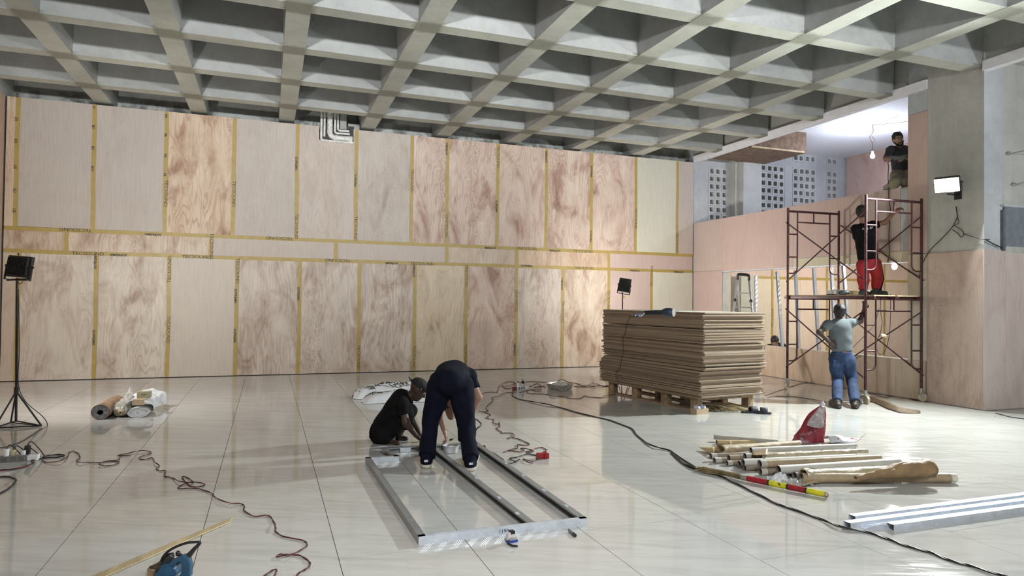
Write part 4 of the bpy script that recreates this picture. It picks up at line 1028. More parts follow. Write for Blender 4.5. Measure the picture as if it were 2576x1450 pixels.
obj('film', MB().ell(cc+Z*.07, (.14, .12, .05), fn=lambda p, q: q*(1+.5*MN.noise(p*4))), FILMW, t2, smooth=3)

# ---- cords lying on the floor
def cord_path(pts, z=.006): return [F(u, v, z+(.012 if i % 7 == 3 else 0)) for i, (u, v) in enumerate(pts)]
def pair_cord(name, pts, label, r=.0028, n=6, mats=(RED_WIRE, BLACK_WIRE), sep=.004, cat='cord'):
    c = catmull(cord_path(pts), n); t = root(name, (c[0].x, c[0].y, 0), 0, label, cat)
    for s, m_, nm in ((1, mats[0], 'red_wire'), (-1, mats[1], 'black_wire')):
        q = []
        for i, p in enumerate(c):
            d = c[min(i+1, len(c)-1)]-c[max(i-1, 0)]; d.z = 0
            d = d.normalized() if d.length > 1e-6 else Vector((1, 0, 0))
            k = sep*math.cos(i*.55)*s; q.append(p+Vector((-d.y, d.x, 0))*k+Z*(max(0, sep*.8*math.sin(i*.55)*s)))
        obj(nm, MB().tube(q, r, 5), m_, t, smooth=3)
    return t
z1 = lambda l: [(x/2.862, y/2.862+944) for x, y in l]
z2 = lambda l: [(x/2.862+850, y/2.862+944) for x, y in l]
z3 = lambda l: [(x/2.862+1676, y/2.862+944) for x, y in l]
z6 = lambda l: [(x/5.578+1200, y/5.578+920) for x, y in l]
pair_cord('extension_cord', z1([(210, 615), (290, 600), (330, 628), (430, 620), (485, 590), (498, 558), (530, 548), (565, 568), (575, 600), (550, 615), (570, 628), (640, 630), (715, 632), (780, 622), (855, 625), (830, 645), (760, 655), (712, 642), (760, 622), (850, 612), (870, 585), (940, 580), (850, 580), (930, 562), (1010, 545), (1075, 550), (1085, 565), (1040, 580), (1003, 595), (1030, 610), (1095, 597), (1112, 625), (1148, 655), (1125, 675), (1150, 690), (1190, 690), (1185, 728), (1240, 740), (1290, 765), (1390, 775), (1340, 735), (1312, 740), (1370, 800), (1440, 805), (1472, 785), (1400, 772), (1330, 785), (1280, 815), (1340, 818), (1420, 818), (1520, 850), (1550, 882), (1640, 920), (1735, 928), (1760, 950), (1755, 975), (1830, 1018), (1930, 1012), (1972, 1060), (1985, 1105), (1985, 1130), (2045, 1165), (2150, 1185), (2203, 1205), (2200, 1240), (2120, 1285), (2045, 1302), (1990, 1310), (2020, 1292), (2090, 1295), (2160, 1302), (2222, 1342), (2230, 1372), (2200, 1400), (2150, 1430), (2125, 1470)]), 'twisted red and black cord winding from the left socket block to the near edge')
pair_cord('extension_cord', z1([(1900, 1450), (1950, 1415), (1985, 1400), (1990, 1415), (1970, 1460)]), 'short loop of dark red cord at the bottom edge, right of the blue saw')
pair_cord('extension_cord', z1([(0, 735), (60, 733), (100, 745), (115, 760), (85, 800), (45, 830), (0, 855)]), 'dark cord loop at the left edge in front of the socket block', .005, mats=(BLACK_WIRE, BLACK_WIRE))
pair_cord('extension_cord', z1([(0, 685), (80, 680), (180, 662), (240, 632), (235, 615), (190, 610)]), 'thick dark cord curving out of the left socket block to the left edge', .006, mats=(BLACK_WIRE, RED_WIRE))
pair_cord('extension_cord', z1([(225, 620), (300, 600), (420, 592), (462, 580), (440, 573), (370, 578), (310, 590), (330, 600)]), 'black flex looped beside the left socket block', .005, mats=(BLACK_WIRE, BLACK_WIRE))
pair_cord('extension_cord', z2([(1265, 115), (1258, 150), (1330, 180), (1480, 205), (1600, 235), (1760, 280), (1950, 325), (2110, 385), (2140, 420), (2200, 475), (2280, 515), (2400, 550), (2470, 620), (2510, 655), (2576, 670)])+z3([(40, 560), (110, 630), (200, 668), (370, 722), (480, 772), (640, 850), (800, 930), (900, 965), (1100, 1035), (1250, 1092), (1450, 1135), (1600, 1185), (1750, 1240), (1900, 1280), (2050, 1340), (2200, 1380), (2460, 1460)]), 'long thick dark cable running from the middle sockets to the lower right corner', .0058, mats=(BLACK_WIRE, BLACK_WIRE), sep=.007)
pair_cord('extension_cord', z6([(520, 345), (490, 375), (390, 385), (300, 430), (205, 455), (225, 490), (160, 550), (125, 600), (155, 640), (85, 650), (20, 640), (90, 655), (190, 690), (130, 730), (175, 752), (235, 760), (225, 800), (290, 825), (310, 800), (320, 860), (270, 885), (340, 930), (345, 950), (480, 950), (515, 985), (420, 1030), (480, 1010), (600, 1040), (735, 1105), (650, 1120), (570, 1110), (570, 1160), (480, 1180), (370, 1220), (460, 1195), (600, 1215), (660, 1190), (610, 1165), (700, 1170), (790, 1200), (760, 1215), (690, 1215), (760, 1190), (890, 1150), (985, 1185)]), 'thin tangled dark red cord zigzagging from the middle sockets towards the metal frame', .0035)
tq = pair_cord('extension_cord', z6([(420, 1390), (520, 1360), (600, 1315), (530, 1345), (460, 1305), (560, 1290), (700, 1245), (830, 1262), (880, 1265)]), 'dark cord ending in a red plug beside the metal frame', .0045, mats=(BLACK_WIRE, BLACK_WIRE))
q = F(1362, 1147, .03)
obj('plug', MB().box((-.05, -.025, -.028), (.05, .025, .028), None, q).box((.02, -.04, -.028), (.07, -.02, .03), None, q).box((.03, .02, -.028), (.07, .045, .035), None, q), mk('red_plug', (.33, .02, .02), .4), tq, bevel=.006)
pair_cord('extension_cord', z6([(850, 1270), (830, 1330), (760, 1370), (690, 1345), (650, 1310), (700, 1330), (800, 1350)]), 'loose thin wire loop next to the red plug', .003)
pair_cord('extension_cord', z6([(540, 290), (520, 240), (440, 225), (340, 265), (300, 310), (285, 370), (240, 375), (110, 380), (10, 440)]), 'thin dark cord arching left from the middle sockets to the bending worker', .0035)
pair_cord('extension_cord', z6([(550, 300), (420, 325), (350, 290), (420, 290), (520, 260), (600, 245), (640, 230), (660, 290), (720, 300), (850, 255), (900, 300), (800, 305), (930, 290), (960, 310)]), 'red cord loops heaped around the middle sockets', .004)
pair_cord('extension_cord', z6([(650, 250), (720, 225), (980, 235), (1110, 235), (1150, 205), (1220, 200), (1290, 235), (1400, 250), (1480, 285), (1560, 275), (1630, 250), (1700, 265), (1760, 290), (1860, 290)]), 'cord passing behind the steel tray towards the pallet', .004)
pair_cord('extension_cord', z6([(600, 380), (700, 350), (820, 340), (900, 350), (830, 365), (760, 340), (690, 370), (760, 395), (900, 400), (1000, 410), (1050, 430), (1200, 435), (1300, 460), (1440, 465), (1510, 425), (1560, 440), (1740, 450), (1810, 420), (1900, 410), (1960, 400)]), 'dark red cord running in front of the steel tray to the pallet corner', .004)
pair_cord('extension_cord', z6([(1360, 290), (1450, 300), (1580, 300), (1700, 290), (1830, 285), (1900, 280)]), 'pair of cords from the steel tray to the sheet stack', .004)
pair_cord('extension_cord', [(1925, 996), (1955, 985), (2000, 970), (2050, 953), (2087, 928)], 'dark red cord sagging behind the man in jeans', .004)
pair_cord('extension_cord', [(1930, 1000), (1980, 997), (2030, 1003), (2080, 1012), (2110, 1008), (2150, 1006), (2190, 990), (2230, 1000), (2260, 985), (2300, 1008), (2335, 1000)], 'loose cords on the floor between the scaffold castors', .004)
pair_cord('extension_cord', [(2505, 1040), (2540, 1049), (2576, 1054), (2640, 1058)], 'dark cord along the floor at the far right edge', .005, mats=(BLACK_WIRE, BLACK_WIRE))
# socket blocks
def sockets(name, c, rz, label, grey):
    t = root(name, c, rz, label, 'socket')
    obj('socket_strip', MB().box((-.13, -.03, 0), (.10, .03, .055)), GRY if grey else WHITE, t, world=False, bevel=.004)
    for x in (-.08, -.01, .05): obj('outlet', MB().box((x-.022, -.031, .008), (x+.022, -.029, .047)), DARKIN if grey else GRY, t, world=False)
    obj('adapter', MB().box((.10, -.04, 0), (.19, .04, .05)), WHITE, t, world=False, bevel=.006)
    for k, (x, y, h, m_) in enumerate(((-.07, .0, .06, WHITE), (-.02, .02, .045, NYL), (.06, .02, .035, WHITE), (.09, .03, .075, BLACK))):
        obj('plug', MB().tube([(x, y, .054), (x, y, .06+h)], [.022, .026], 10), m_, t, world=False, smooth=.8)
        obj('plug_lead', MB().tube([(x, y, .06+h), (x+.02, y+.03, .09+h), (x+.08, y+.05, .05+h*.5), (x+.12, y+.08, .004)], .005, 5, smooth=6), BLACK_WIRE, t, world=False, smooth=3)
    return t
sockets('socket_block', F(38, 1161), .05, 'grey extension socket block with plugs on the floor at the left', True)
obj('red_socket', MB().box((-.20, -.03, 0), (-.135, .03, .06)), RED_WIRE, sockets('socket_block', F(1310, 980), .5, 'white extension sockets heaped with plugs and red cords mid-floor', False), world=False, bevel=.005)

# ---- steel stud frame
fx0, fx1, fy0, fy1 = .935, 2.137, 4.255, 6.90
t = root('stud_frame', (fx0, fy0, 0), 0, 'long galvanised stud frame lying on the floor, number written on its front rail', 'metal frame')
H = .052
def chan(name, a, c, side, w_=.048, mat=STEEL_DULL, th=.0016, label=None):
    """channel from a to c: upright web on the `side` face, flanges top and bottom"""
    a, c = Vector(a), Vector(c); d = (c-a).normalized(); n = Vector(side).normalized()
    b = MB(); L = (c-a).length
    R = Matrix((d, n, Z)).transposed()
    b.box((0, -th, 0), (L, 0, H), R, a); b.box((0, -w_, H-th), (L, -th, H), R, a); b.box((0, -w_, 0), (L, -th, th), R, a)
    b.box((0, -w_, H-.010), (L, -w_+th, H), R, a); b.box((0, -w_, 0), (L, -w_+th, .010), R, a)
    return obj(name, b, mat, t, label=label)
front = chan('front_track', (fx0, fy0, 0), (fx1, fy0, 0), (0, -1, 0), .04, STEEL, label='bright embossed front rail')
chan('left_stud', (fx0, fy0+.002, 0), (fx0-.03, 6.53, 0), (-1, 0, 0)); chan('right_stud', (fx1, fy0+.002, 0), (fx1, fy1, 0), (1, 0, 0), .055)
chan('middle_stud', (1.755, fy0+.04, 0), (1.66, fy1-.02, 0), (1, .03, 0), .055)
chan('corner_track', (fx0-.03, 6.49, 0), (1.225, 6.49, 0), (0, -1, 0), .045, STEEL); chan('corner_stud', (1.225, 6.49, 0), (1.15, fy1, 0), (1, .1, 0))
chan('back_track', (1.15, fy1, 0), (fx1, fy1, 0), (0, 1, 0), .045)
for x in (1.35, 1.95): obj('splice_plate', MB().box((x-.05, fy1-.052, .002), (x+.06, fy1-.048, H-.004)), STEEL, t)
for (x, ys) in ((2.11, (5.9, 5.45, 4.98, 4.55)), (1.70, (5.5, 4.9, 4.5))):
    for y in ys: obj('tab', MB().box((x-.012, y-.02, H), (x+.012, y+.02, H+.006)), STEEL, t)
p = onY(1267, 1338, fy0)
letter('1190', front, (p.x, fy0-.0022, H*.52), X, Z, .036, .0, mat=mk('blue_ink', (.03, .03, .10), .6))
# tape measure, marker, tub
p = F(1287, 1364); t = root('tape_measure', p, .15, 'white and blue tape measure with a black strap by the front rail', 'tape measure')
obj('case', MB().tube([(0, -.018, .036), (0, .018, .036)], .036, 20).box((-.036, -.018, 0), (.036, .018, .036)), mk('white_abs', (.68, .67, .66), .4), t, world=False, smooth=.8, bevel=.003)
obj('blue_band', MB().box((-.0365, -.0185, .0), (.0365, .0185, .016)), mk('blue_abs', (.02, .05, .33), .35), t, world=False); obj('grip', MB().box((-.018, -.019, .052), (.018, .019, .074)), BLACK, t, world=False, bevel=.003)
obj('strap', MB().tube([(-.03, -.015, .018), (-.045, -.04, .01), (-.035, -.075, .006), (-.01, -.10, .006)], .007, 6, smooth=5), BLACK, t, world=False, smooth=3)
p = F(1441, 1345); t = root('marker_pen', p, 0, 'black marker pen on the floor touching the front rail', 'marker')
obj('barrel', MB().tube([p+Vector((-.005, -.02, .010)), p+Vector((0, .06, .010))], .010, 10), mk('grey_barrel', (.20, .20, .21), .4), t, smooth=.8); obj('cap', MB().tube([p+Vector((-.008, -.055, .010)), p+Vector((-.005, -.02, .010))], .0115, 10), BLACK, t, smooth=.8)
p = F(1134, 1139); t = root('plastic_tub', p, 0, 'small white plastic tub of screws between the bending worker\'s feet', 'tub')
obj('bowl', MB().lathe([(.001, .003), (.068, .003), (.082, .07), (.088, .072), (.088, .078), (.080, .078), (.064, .01), (.001, .01)], 28), mk('milky_plastic', (.66, .66, .70), .3), t, world=False, smooth=.8)
obj('screws', MB().ell((0, 0, .035), (.066, .066, .03), fn=lambda a, q: q*(1+.15*MN.noise(a*9))), WHITE, t, world=False, smooth=3)

# ---- studs at the right edge
far_d = (F(2576, 1291)-F(2247, 1337)).normalized()
for k, (u, v, sd, lab) in enumerate(((2152, 1316, 0, 'galvanised steel stud at the lower right, farthest of the bundle'), (2140, 1334, 0, 'galvanised steel stud reaching farthest left in the lower right bundle'), (2186, 1336, 1, 'galvanised steel channel lying open side up between two studs'), (2249, 1338, 0, 'galvanised steel stud nearest the camera in the lower right bundle'))):
    p = F(u, v); t = root('steel_stud', p, 0, lab, 'stud', 'steel studs at the right edge')
    L = 2.4; n = Vector((far_d.y, -far_d.x, 0)); R = Matrix((far_d, -n, Z)).transposed(); w_, h_ = (.062, .045) if not sd else (.055, .038)
    b = MB(); th = .0016
    if not sd: b.box((0, 0, h_-th), (L, w_, h_), R, p); b.box((0, 0, 0), (L, th, h_-th), R, p); b.box((0, w_-th, 0), (L, w_, h_-th), R, p); b.box((0, th, 0), (L, .012, th), R, p)
    else: b.box((0, 0, 0), (L, w_, th), R, p); b.box((0, 0, th), (L, th, h_*.8), R, p); b.box((0, w_-th, th), (L, w_, h_), R, p)
    obj('profile', b, STEEL, t); obj('lip', MB().box((.0, .002, h_), (L, .006, h_+.002), R, p), STEEL, t)

# ---- heap of card tubes and brown paper
def tube_thing(l, r, rad, zc, mat, label, cap=None, open_=True, flat=1.0):
    a, c = F(l[0], l[1], zc), F(r[0], r[1], zc); d = (c-a).normalized()
    t = root('card_tube', (a.x, a.y, 0), 0, label, 'tube', 'heap of card tubes and paper')
    b = MB().tube([a, a.lerp(c, .3), a.lerp(c, .7), c], rad, 18, cap=False)
    obj('tube_wall', b, mat, t, smooth=3)
    b = MB().tube([a-d*.001, a+d*.45], rad*.86, 18, cap=False)
    n = 18; x = d.cross(Z).normalized(); y = x.cross(d); k = len(b.v)
    vs = [a-d*.001+x*math.cos(2*PI*i/n)*rad+y*math.sin(2*PI*i/n)*rad for i in range(n)]+[a-d*.001+x*math.cos(2*PI*i/n)*rad*.86+y*math.sin(2*PI*i/n)*rad*.86 for i in range(n)]
    b.add(vs, [(i, (i+1) % n, n+(i+1) % n, n+i) for i in range(n)])
    vs = [a+d*.4+x*math.cos(2*PI*i/n)*rad*.86+y*math.sin(2*PI*i/n)*rad*.86 for i in range(n)]; b.add(vs, [tuple(range(n))])
    obj('dark_bore', b, DARKIN, t)
    vs = [c+x*math.cos(2*PI*i/n)*rad+y*math.sin(2*PI*i/n)*rad for i in range(n)]; obj('end_cap', MB().add(vs, [tuple(range(n))[::-1]]), mat, t)
    if cap: obj('end_label', MB().tube([a-d*.0, a+d*cap[0]], rad*1.03, 18, cap=False), cap[1], t, smooth=3)
    return t, a, c, d
TT = tube_thing; COLLAR = mk('pale_collar', (.50, .47, .43), .6)
TT((1796, 1100), (1957, 1113), .026, .05, mk('grey_card', (.36, .34, .31), .7), 'thin grey card tube lying highest at the back of the heap')
TT((1803, 1113), (1925, 1114), .026, .027, mk('tan_card', (.46, .35, .19), .6), 'tan card tube just in front of the thin grey one')
TT((1788, 1148), (1985, 1141), .027, .05, mk('brown_card', (.25, .20, .16), .7), 'dark brown tube with a white collar at the left of the heap', (.06, COLLAR))
TT((1797, 1159), (1950, 1152), .027, .028, _M['brown_card'], 'low brown tube with a white collar, leftmost near the broom', (.07, COLLAR))
TT((1833, 1153), (2000, 1146), .030, .06, _M['brown_card'], 'brown tube with a crumpled pale end, left middle of the heap', (.10, KRAFT))
TT((1829, 1166), (1960, 1160), .024, .025, _M['brown_card'], 'flattened small tube low in the heap with a pale lining', (.05, COLLAR))
TT((1874, 1149), (2030, 1143), .031, .085, _M['brown_card'], 'tube with a white band under the gold paper roll', (.06, COLLAR))
TT((1859, 1168), (2010, 1160), .033, .045, _M['brown_card'], 'dark tube mouth half hidden behind the short white tube')
TT((1869, 1164), (2150, 1151), .033, .075, GREYTUBE, 'short looking white tube squeezed between two dark mouths')
TT((1873, 1178), (2020, 1170), .027, .028, _M['brown_card'], 'lowest dark tube in the shade under the heap')
TT((1912, 1187), (2080, 1178), .033, .035, _M['brown_card'], 'dark tube with a white band below the large white tube', (.06, COLLAR))
TT((1889, 1134), (2149, 1123), .030, .10, GREYTUBE, 'long white tube lying highest in the middle of the heap')
TT((1911, 1168), (2213, 1154), .036, .105, KRAFT, 'kraft covered tube with a white printed collar', (.06, COLLAR))
TT((1958, 1183), (2262, 1164), .040, .085, GREYTUBE, 'largest white tube, in the front half of the heap')
TT((1988, 1196), (2150, 1190), .030, .032, _M['brown_card'], 'small dark tube mouth beside the front kraft tube')
TT((1999, 1198), (2160, 1191), .034, .04, _M['brown_card'], 'dark tube mouth touching the front kraft tube')
tk, a, c, d = TT((2016, 1203), (2388, 1203), .042, .045, KRAFT, 'long brown kraft tube with a clear end, nearest in the heap')
obj('clear_end', MB().tube([c, c+d*.055], .039, 18), mk('pale_end', (.62, .58, .52), .4), tk, smooth=.8)
t = root('kraft_sheet', F(1900, 1135), 0, 'loose kraft paper wrapped over tubes at the back of the heap', 'paper', 'heap of card tubes and paper')
def wrap(l, r, rad, zc, a0, a1, taper=.0, amp=.012):
    A, B = F(l[0], l[1], zc), F(r[0], r[1], zc); d = (B-A).normalized(); x = d.cross(Z).normalized()
    def fn(u, v):
        an = a0+(a1-a0)*v; rr = rad*(1-taper*u)
        p = A.lerp(B, u)+x*math.cos(an)*rr*1.25+Z*math.sin(an)*rr
        k = wr_(p, 16, amp); p += x*k+Z*abs(k)*.6
        p.z = max(p.z, .004); return p
    return MB().grid(fn, 30, 16)
obj('paper', wrap((1812, 1134), (2011, 1117), .052, .06, -.4, PI+.5, .35), KRAFT, t, smooth=3, solid=.0015)
obj('torn_edge', MB().grid(lambda u, v: F(1790+50*u, 1133+12*v, .0)+Z*(.03+.09*math.sin(PI*(v*.8+.1))*u+wr_((u*3, v*3, 0), 1, .02)), 8, 8), KRAFT_D, t, smooth=3, solid=.0015)
t = root('paper_flap', F(1770, 1140), 0, 'pointed tan paper flap sticking out at the left of the heap', 'paper', 'heap of card tubes and paper')
obj('paper', MB().grid(lambda u, v: F(1757+40*u, 1133+18*v*u+4*u, .0)+Z*(.03+.05*u*math.sin(PI*v)), 8, 8), mk('tan_paper', (.50, .38, .20), .6), t, smooth=3, solid=.0015)
t = root('gold_paper', F(1990, 1146), 0, 'shiny waxed brown paper rolled flat across the heap', 'paper', 'heap of card tubes and paper')
obj('paper', wrap((1910, 1149), (2180, 1137), .034, .10, -.5, PI+.6, .1, .02), GOLD, t, smooth=3, solid=.0015)
obj('turned_corner', MB().grid(lambda u, v: F(1893+38*u, 1146+8*v, .10)+Z*(.03+.04*u*(1-v)), 6, 6), KRAFT_D, t, smooth=3, solid=.0015)
t = root('gold_paper', F(2080, 1192), 0, 'waxed brown paper spread over the front kraft tube', 'paper', 'heap of card tubes and paper')
obj('paper', wrap((2020, 1197), (2235, 1184), .05, .06, -.3, PI+.3, .2, .016), GOLD, t, smooth=3, solid=.0015)
obj('paper_cone', MB().grid(lambda u, v: F(2018+130*u*(1-.1*v), 1205+26*v*(1-u)*.9-3*u, .0)+Z*(.085*(1-v*.95)*(1-.35*u)+.012+wr_((u*4, v*5, 3), 1, .018)), 18, 14), KRAFT, t, smooth=3, solid=.0015)
t = root('twisted_paper', F(2240, 1190), 0, 'twisted brown paper sleeve bulging at its right end above the front tube', 'paper', 'heap of card tubes and paper')
def twist(u, v):
    A, B = F(2148, 1202, .09), F(2338, 1176, .15); r = .014+.062*min(1, u*1.5)**1.3; a = 2*PI*v+u*2
    p = A.lerp(B, u)+Z*math.sin(a)*r*.95+Vector((.25, -.95, 0))*math.cos(a)*r
    return p+Vector((wr_(p, 14, .018), wr_(p+Vector((3, 0, 0)), 14, .018), wr_(p, 12, .016)))
obj('paper', MB().grid(twist, 26, 20), KRAFT_D, t, smooth=3, solid=.0015)

# ---- plastic sacks
c = F(2036, 1110)
RP = mk('red_plastic', (.30, .028, .05), .3, var=.35, scale=7, bump=.7, bscale=22)
t = root('red_sack', c, 0, 'crumpled red plastic sack standing up to a pale twisted peak', 'sack')
xr = (F(2078, 1110)-F(1998, 1110)).normalized(); yr = Vector((-xr.y, xr.x, 0))
def sack(u, v):
    u = min(u, .999)
    a = 2*PI*v; h = .40*u
    wx = .165*(1-u)**.62*(1 if u > .15 else .92)+.02; wy = .12*(1-u)**.7+.014
    cx_ = -.02+.17*u**1.2
    p = c+xr*(cx_+math.cos(a)*wx)+yr*math.sin(a)*wy+Z*h
    k = .045*(1-u*.6)
    return p+Vector((wr_(p, 9, k), wr_(p+Vector((5, 0, 0)), 9, k), max(-p.z+.003, wr_(p, 7, .03))))
obj('sack_body', MB().grid(sack, 30, 30), RP, t, smooth=3)
GP = mk('grey_clear_plastic', (.42, .37, .38), .25, var=.3, bump=.8, bscale=24)
def sack2(u, v):
    p = sack(.45+.55*u, .60+.24*v); return p+(CPOS-p).normalized()*.012+Z*.0
obj('clear_front', MB().grid(sack2, 14, 12), GP, t, smooth=3, solid=.001)
obj('top_knot', MB().ell(c+xr*.15+Z*.405, (.03, .022, .045), fn=lambda p, q: q*(1+.5*MN.noise(p*3))), FILMW, t, smooth=3)
c6 = F(2120, 1117)
t = root('white_sack', c6, 0, 'flattened white plastic sack with red streaks beside the red sack', 'sack')
def flat(u, v):
    p = c6+xr*((u-.5)*.36)+yr*((v-.5)*.22*(1-.5*abs(u-.5)))+Z*(.03+.07*math.sin(PI*v)*(1-u*.4)*math.sin(PI*min(1, u+.25))+.02*u*u)
    return p+Vector((wr_(p, 11, .02), wr_(p+Vector((2, 0, 0)), 11, .02), max(-p.z+.004, wr_(p, 9, .03))))
m, nt, bs = new_mat('red_white_film'); g = G(nt); v_ = g.obj()
k_ = g.rng(g.noise(g.vm('MULTIPLY', v_, (3, 9, 3)), 2.4, 3), .55, .6)
g.put(bs.inputs['Base Color'], g.mix(k_, (.62, .62, .68), (.45, .06, .12))); bs.inputs['Roughness'].default_value = .35
obj('film', MB().grid(flat, 20, 16), m, t, smooth=3, solid=.002)
obj('torn_tip', MB().grid(lambda u, v: c6+xr*(.14+.13*u)+yr*(.02*(v-.5)*(1-u))+Z*(.02+.09*u), 6, 3), DARKIN, t, smooth=3, solid=.002)
# clear film between broom and heap
for k, (u, v, w_, lab) in enumerate(((1960, 1211, .12, 'crumpled white film scrap behind the striped broom handle'), (2005, 1219, .16, 'clear film scrap lying between the broom handle and the front tube'))):
    c = F(u, v); t = root('film_scrap', c, 0, lab, 'film')
    obj('film', MB().grid(lambda a, b: c+xr*((a-.5)*w_*1.6)+yr*((b-.5)*w_)+Z*(.006+max(0, .055*math.sin(PI*a)*math.sin(PI*b)*(1.2 if k == 0 else .6)+MN.noise((a*6+k, b*6, k))*.035)), 16, 12), FILMW if k == 0 else CLEAR, t, smooth=3)
# broom
tip, neck, end = F(1752, 1176, .03), F(1868, 1202, .03), F(2083, 1246, .03)
t = root('broom', (neck.x, neck.y, 0), 0, 'straw broom with a red and yellow striped handle lying by the cable', 'broom')
d = (neck-tip).normalized(); n = Vector((-d.y, d.x, 0)); b = MB(); rs = random.Random(9)
for i in range(150):
    a = rs.uniform(0, 2*PI); r0 = .020*rs.random()**.5; r1 = rs.uniform(.0, .055); L = rs.uniform(.75, 1.0)
    p1 = neck+d*.02+n*math.cos(a)*r0+Z*math.sin(a)*r0; p2 = neck.lerp(tip, L)+n*math.cos(a)*r1; p2.z = max(.004, .02+math.sin(a)*r1*.4)
    b.tube([p1, p1.lerp(p2, .5)+Z*.004, p2], .0028, 4, cap=False)
o = obj('bristles', b, mk('straw', (.23, .18, .09), .8, var=.35), t); o['kind'] = 'stuff'
dh = (end-neck); Lh = dh.length; dh.normalize()
obj('binding', MB().tube([neck-dh*.01, neck+dh*.06], .023, 14), mk('wire_binding', (.40, .38, .34), .4, metal=.5), t, smooth=.8)
HR = mk('handle_red', (.30, .012, .02), .4); HY = mk('handle_yellow', (.56, .52, .02), .45, var=.15)
for a, c, m_, nm in ((.06, .32, HR, 'red_grip'), (.335, .545, HY, 'yellow_grip'), (.56, .755, HR, 'red_grip'), (.77, .965, HY, 'yellow_grip')):
    obj(nm, MB().tube([neck+dh*(Lh*a), neck+dh*(Lh*c)], .0245, 14), m_, t, smooth=.8)
for a in (.325, .552, .762): obj('black_band', MB().tube([neck+dh*(Lh*(a-.012)), neck+dh*(Lh*(a+.012))], .025, 14), BLACK, t, smooth=.8)
x = dh.cross(Z).normalized(); y = x.cross(dh)
obj('spiral_stripe', MB().tube([neck+dh*(Lh*(.42+.06*i/10))+(x*math.cos(-2.6+3.4*i/10)+y*math.sin(2.6-3.4*i/10+.6))*.0235 for i in range(11)], .005, 5), BLACK, t)
obj('straw_end', MB().tube([neck+dh*(Lh*.965), neck+dh*(Lh*.985), neck+dh*Lh], [.0235, .026, .018], 12), mk('straw_end', (.38, .31, .20), .85, var=.3, scale=60), t, smooth=1)
# thin battens
for k in range(4):
    a, c = F(583+(-2*k), 1307+3.2*k), F(236+6*k, 1452+2*k); d = (c-a)
    t = root('thin_batten', a, 0, ['pale thin batten, topmost of four lying beside the blue saw', 'second thin pale batten from the top beside the blue saw', 'third thin pale batten from the top beside the blue saw', 'lowest of four thin pale battens beside the blue saw'][k], 'batten', 'thin battens on the floor')
    obj('strip', MB().beam(a+Z*(.005+.001*k), a+d*1.35+Z*(.005+.001*k), .011, .008), mk('pale_pine', (.60, .49, .30), .6), t); obj('groove', MB().beam(a+Z*(.0097+.001*k), a+d*1.35+Z*(.0097+.001*k), .002, .0008), KRAFT_D, t)
# blue saw
dS = 3.78; fwd = Vector((CF.x, CF.y, 0)).normalized()
zS = lambda x, y: P(x/6.78+240, y/6.78+1290, dS)
t = root('circular_saw', F(436, 1462), 0, 'blue power saw with a looped black cord at the bottom edge', 'saw')
SAW = mk('saw_blue', (.025, .085, .16), .42, var=.1)
def slab(poly, th, off=0.0): return MB().prism(poly, off-th/2, off+th/2, lambda a, b, h: zS(a, b)+fwd*h)
outer = [(1265, 880), (1330, 800), (1440, 745), (1520, 712), (1610, 735), (1640, 860), (1640, 1000), (1625, 1180), (1440, 1180), (1450, 1060), (1500, 1010), (1500, 880), (1480, 835), (1430, 835), (1385, 880), (1350, 920)]
obj('handle', slab(outer, .045), SAW, t, bevel=.007)
obj('motor_housing', MB().tube([zS(1230, 1030)-fwd*.07, zS(1230, 1030)-fwd*.02, zS(1230, 1030)+fwd*.06, zS(1230, 1030)+fwd*.10], [.035, .055, .055, .04], 18).prism([(1100, 960), (1290, 900), (1385, 960), (1390, 1090), (1440, 1180), (1100, 1180)], -.03, .03, lambda a, b, h: zS(a, b)+fwd*h), SAW, t, smooth=.7)
obj('trigger', slab([(1385, 880), (1430, 838), (1440, 860), (1400, 905)], .02), BLACK, t)
obj('knob', MB().ell(zS(1410, 700), (.014, .014, .016)).tube([zS(1410, 710), zS(1470, 735)], .009, 8), BLACK, t, smooth=1)
teeth = [(1130, 740)]+[(1128-14*i-(14 if i % 2 else -4), 760+18*i) for i in range(8)]+[(1020, 960), (940, 1085), (900, 1180), (1090, 1180), (1140, 900), (1290, 740), (1270, 720), (1180, 740)]
obj('blade_guard', slab([(1120, 880), (1180, 780), (1270, 715), (1330, 760), (1270, 850), (1130, 900)], .03, .01), mk('saw_black', (.03, .03, .032), .5), t, bevel=.003)
obj('blade', slab(teeth, .003, .035), mk('saw_blade', (.12, .11, .11), .35, metal=.7), t)
obj('base_plate', MB().box((-.12, -.08, 0), (.10, .08, .004), None, F(420, 1466)), GALV, t)
obj('white_lever', MB().beam(zS(1165, 1030)-fwd*.04, zS(1260, 1090)-fwd*.06, .012, .008), WHITE, t)
obj('cord_boot', MB().tube([zS(1600, 730), zS(1690, 620), zS(1775, 535)], [.016, .011, .009], 10), BLACK, t, smooth=1)
obj('cord', MB().tube([zS(1775, 540), zS(1785, 510), zS(1720, 505), zS(1560, 520), zS(1400, 575), zS(1260, 650), zS(1160, 750), zS(1110, 860), zS(1110, 950)-fwd*.05, zS(1160, 1040)-fwd*.08, F(408, 1470, .01)], .0075, 8, smooth=6), BLACK, t, smooth=3)
p = F(412, 1440); t = root('wood_offcut', p, .9, 'splintered brown wood offcut behind the blue saw', 'offcut')
obj('chip', MB().box((-.09, -.035, 0), (.09, .035, .05)), mk('raw_wood', (.40, .27, .16), .8, var=.25), t, world=False, bevel=.006); obj('bark', MB().box((-.085, -.036, .05), (.06, .02, .06)), mk('burnt_wood', (.08, .05, .03), .8), t, world=False)
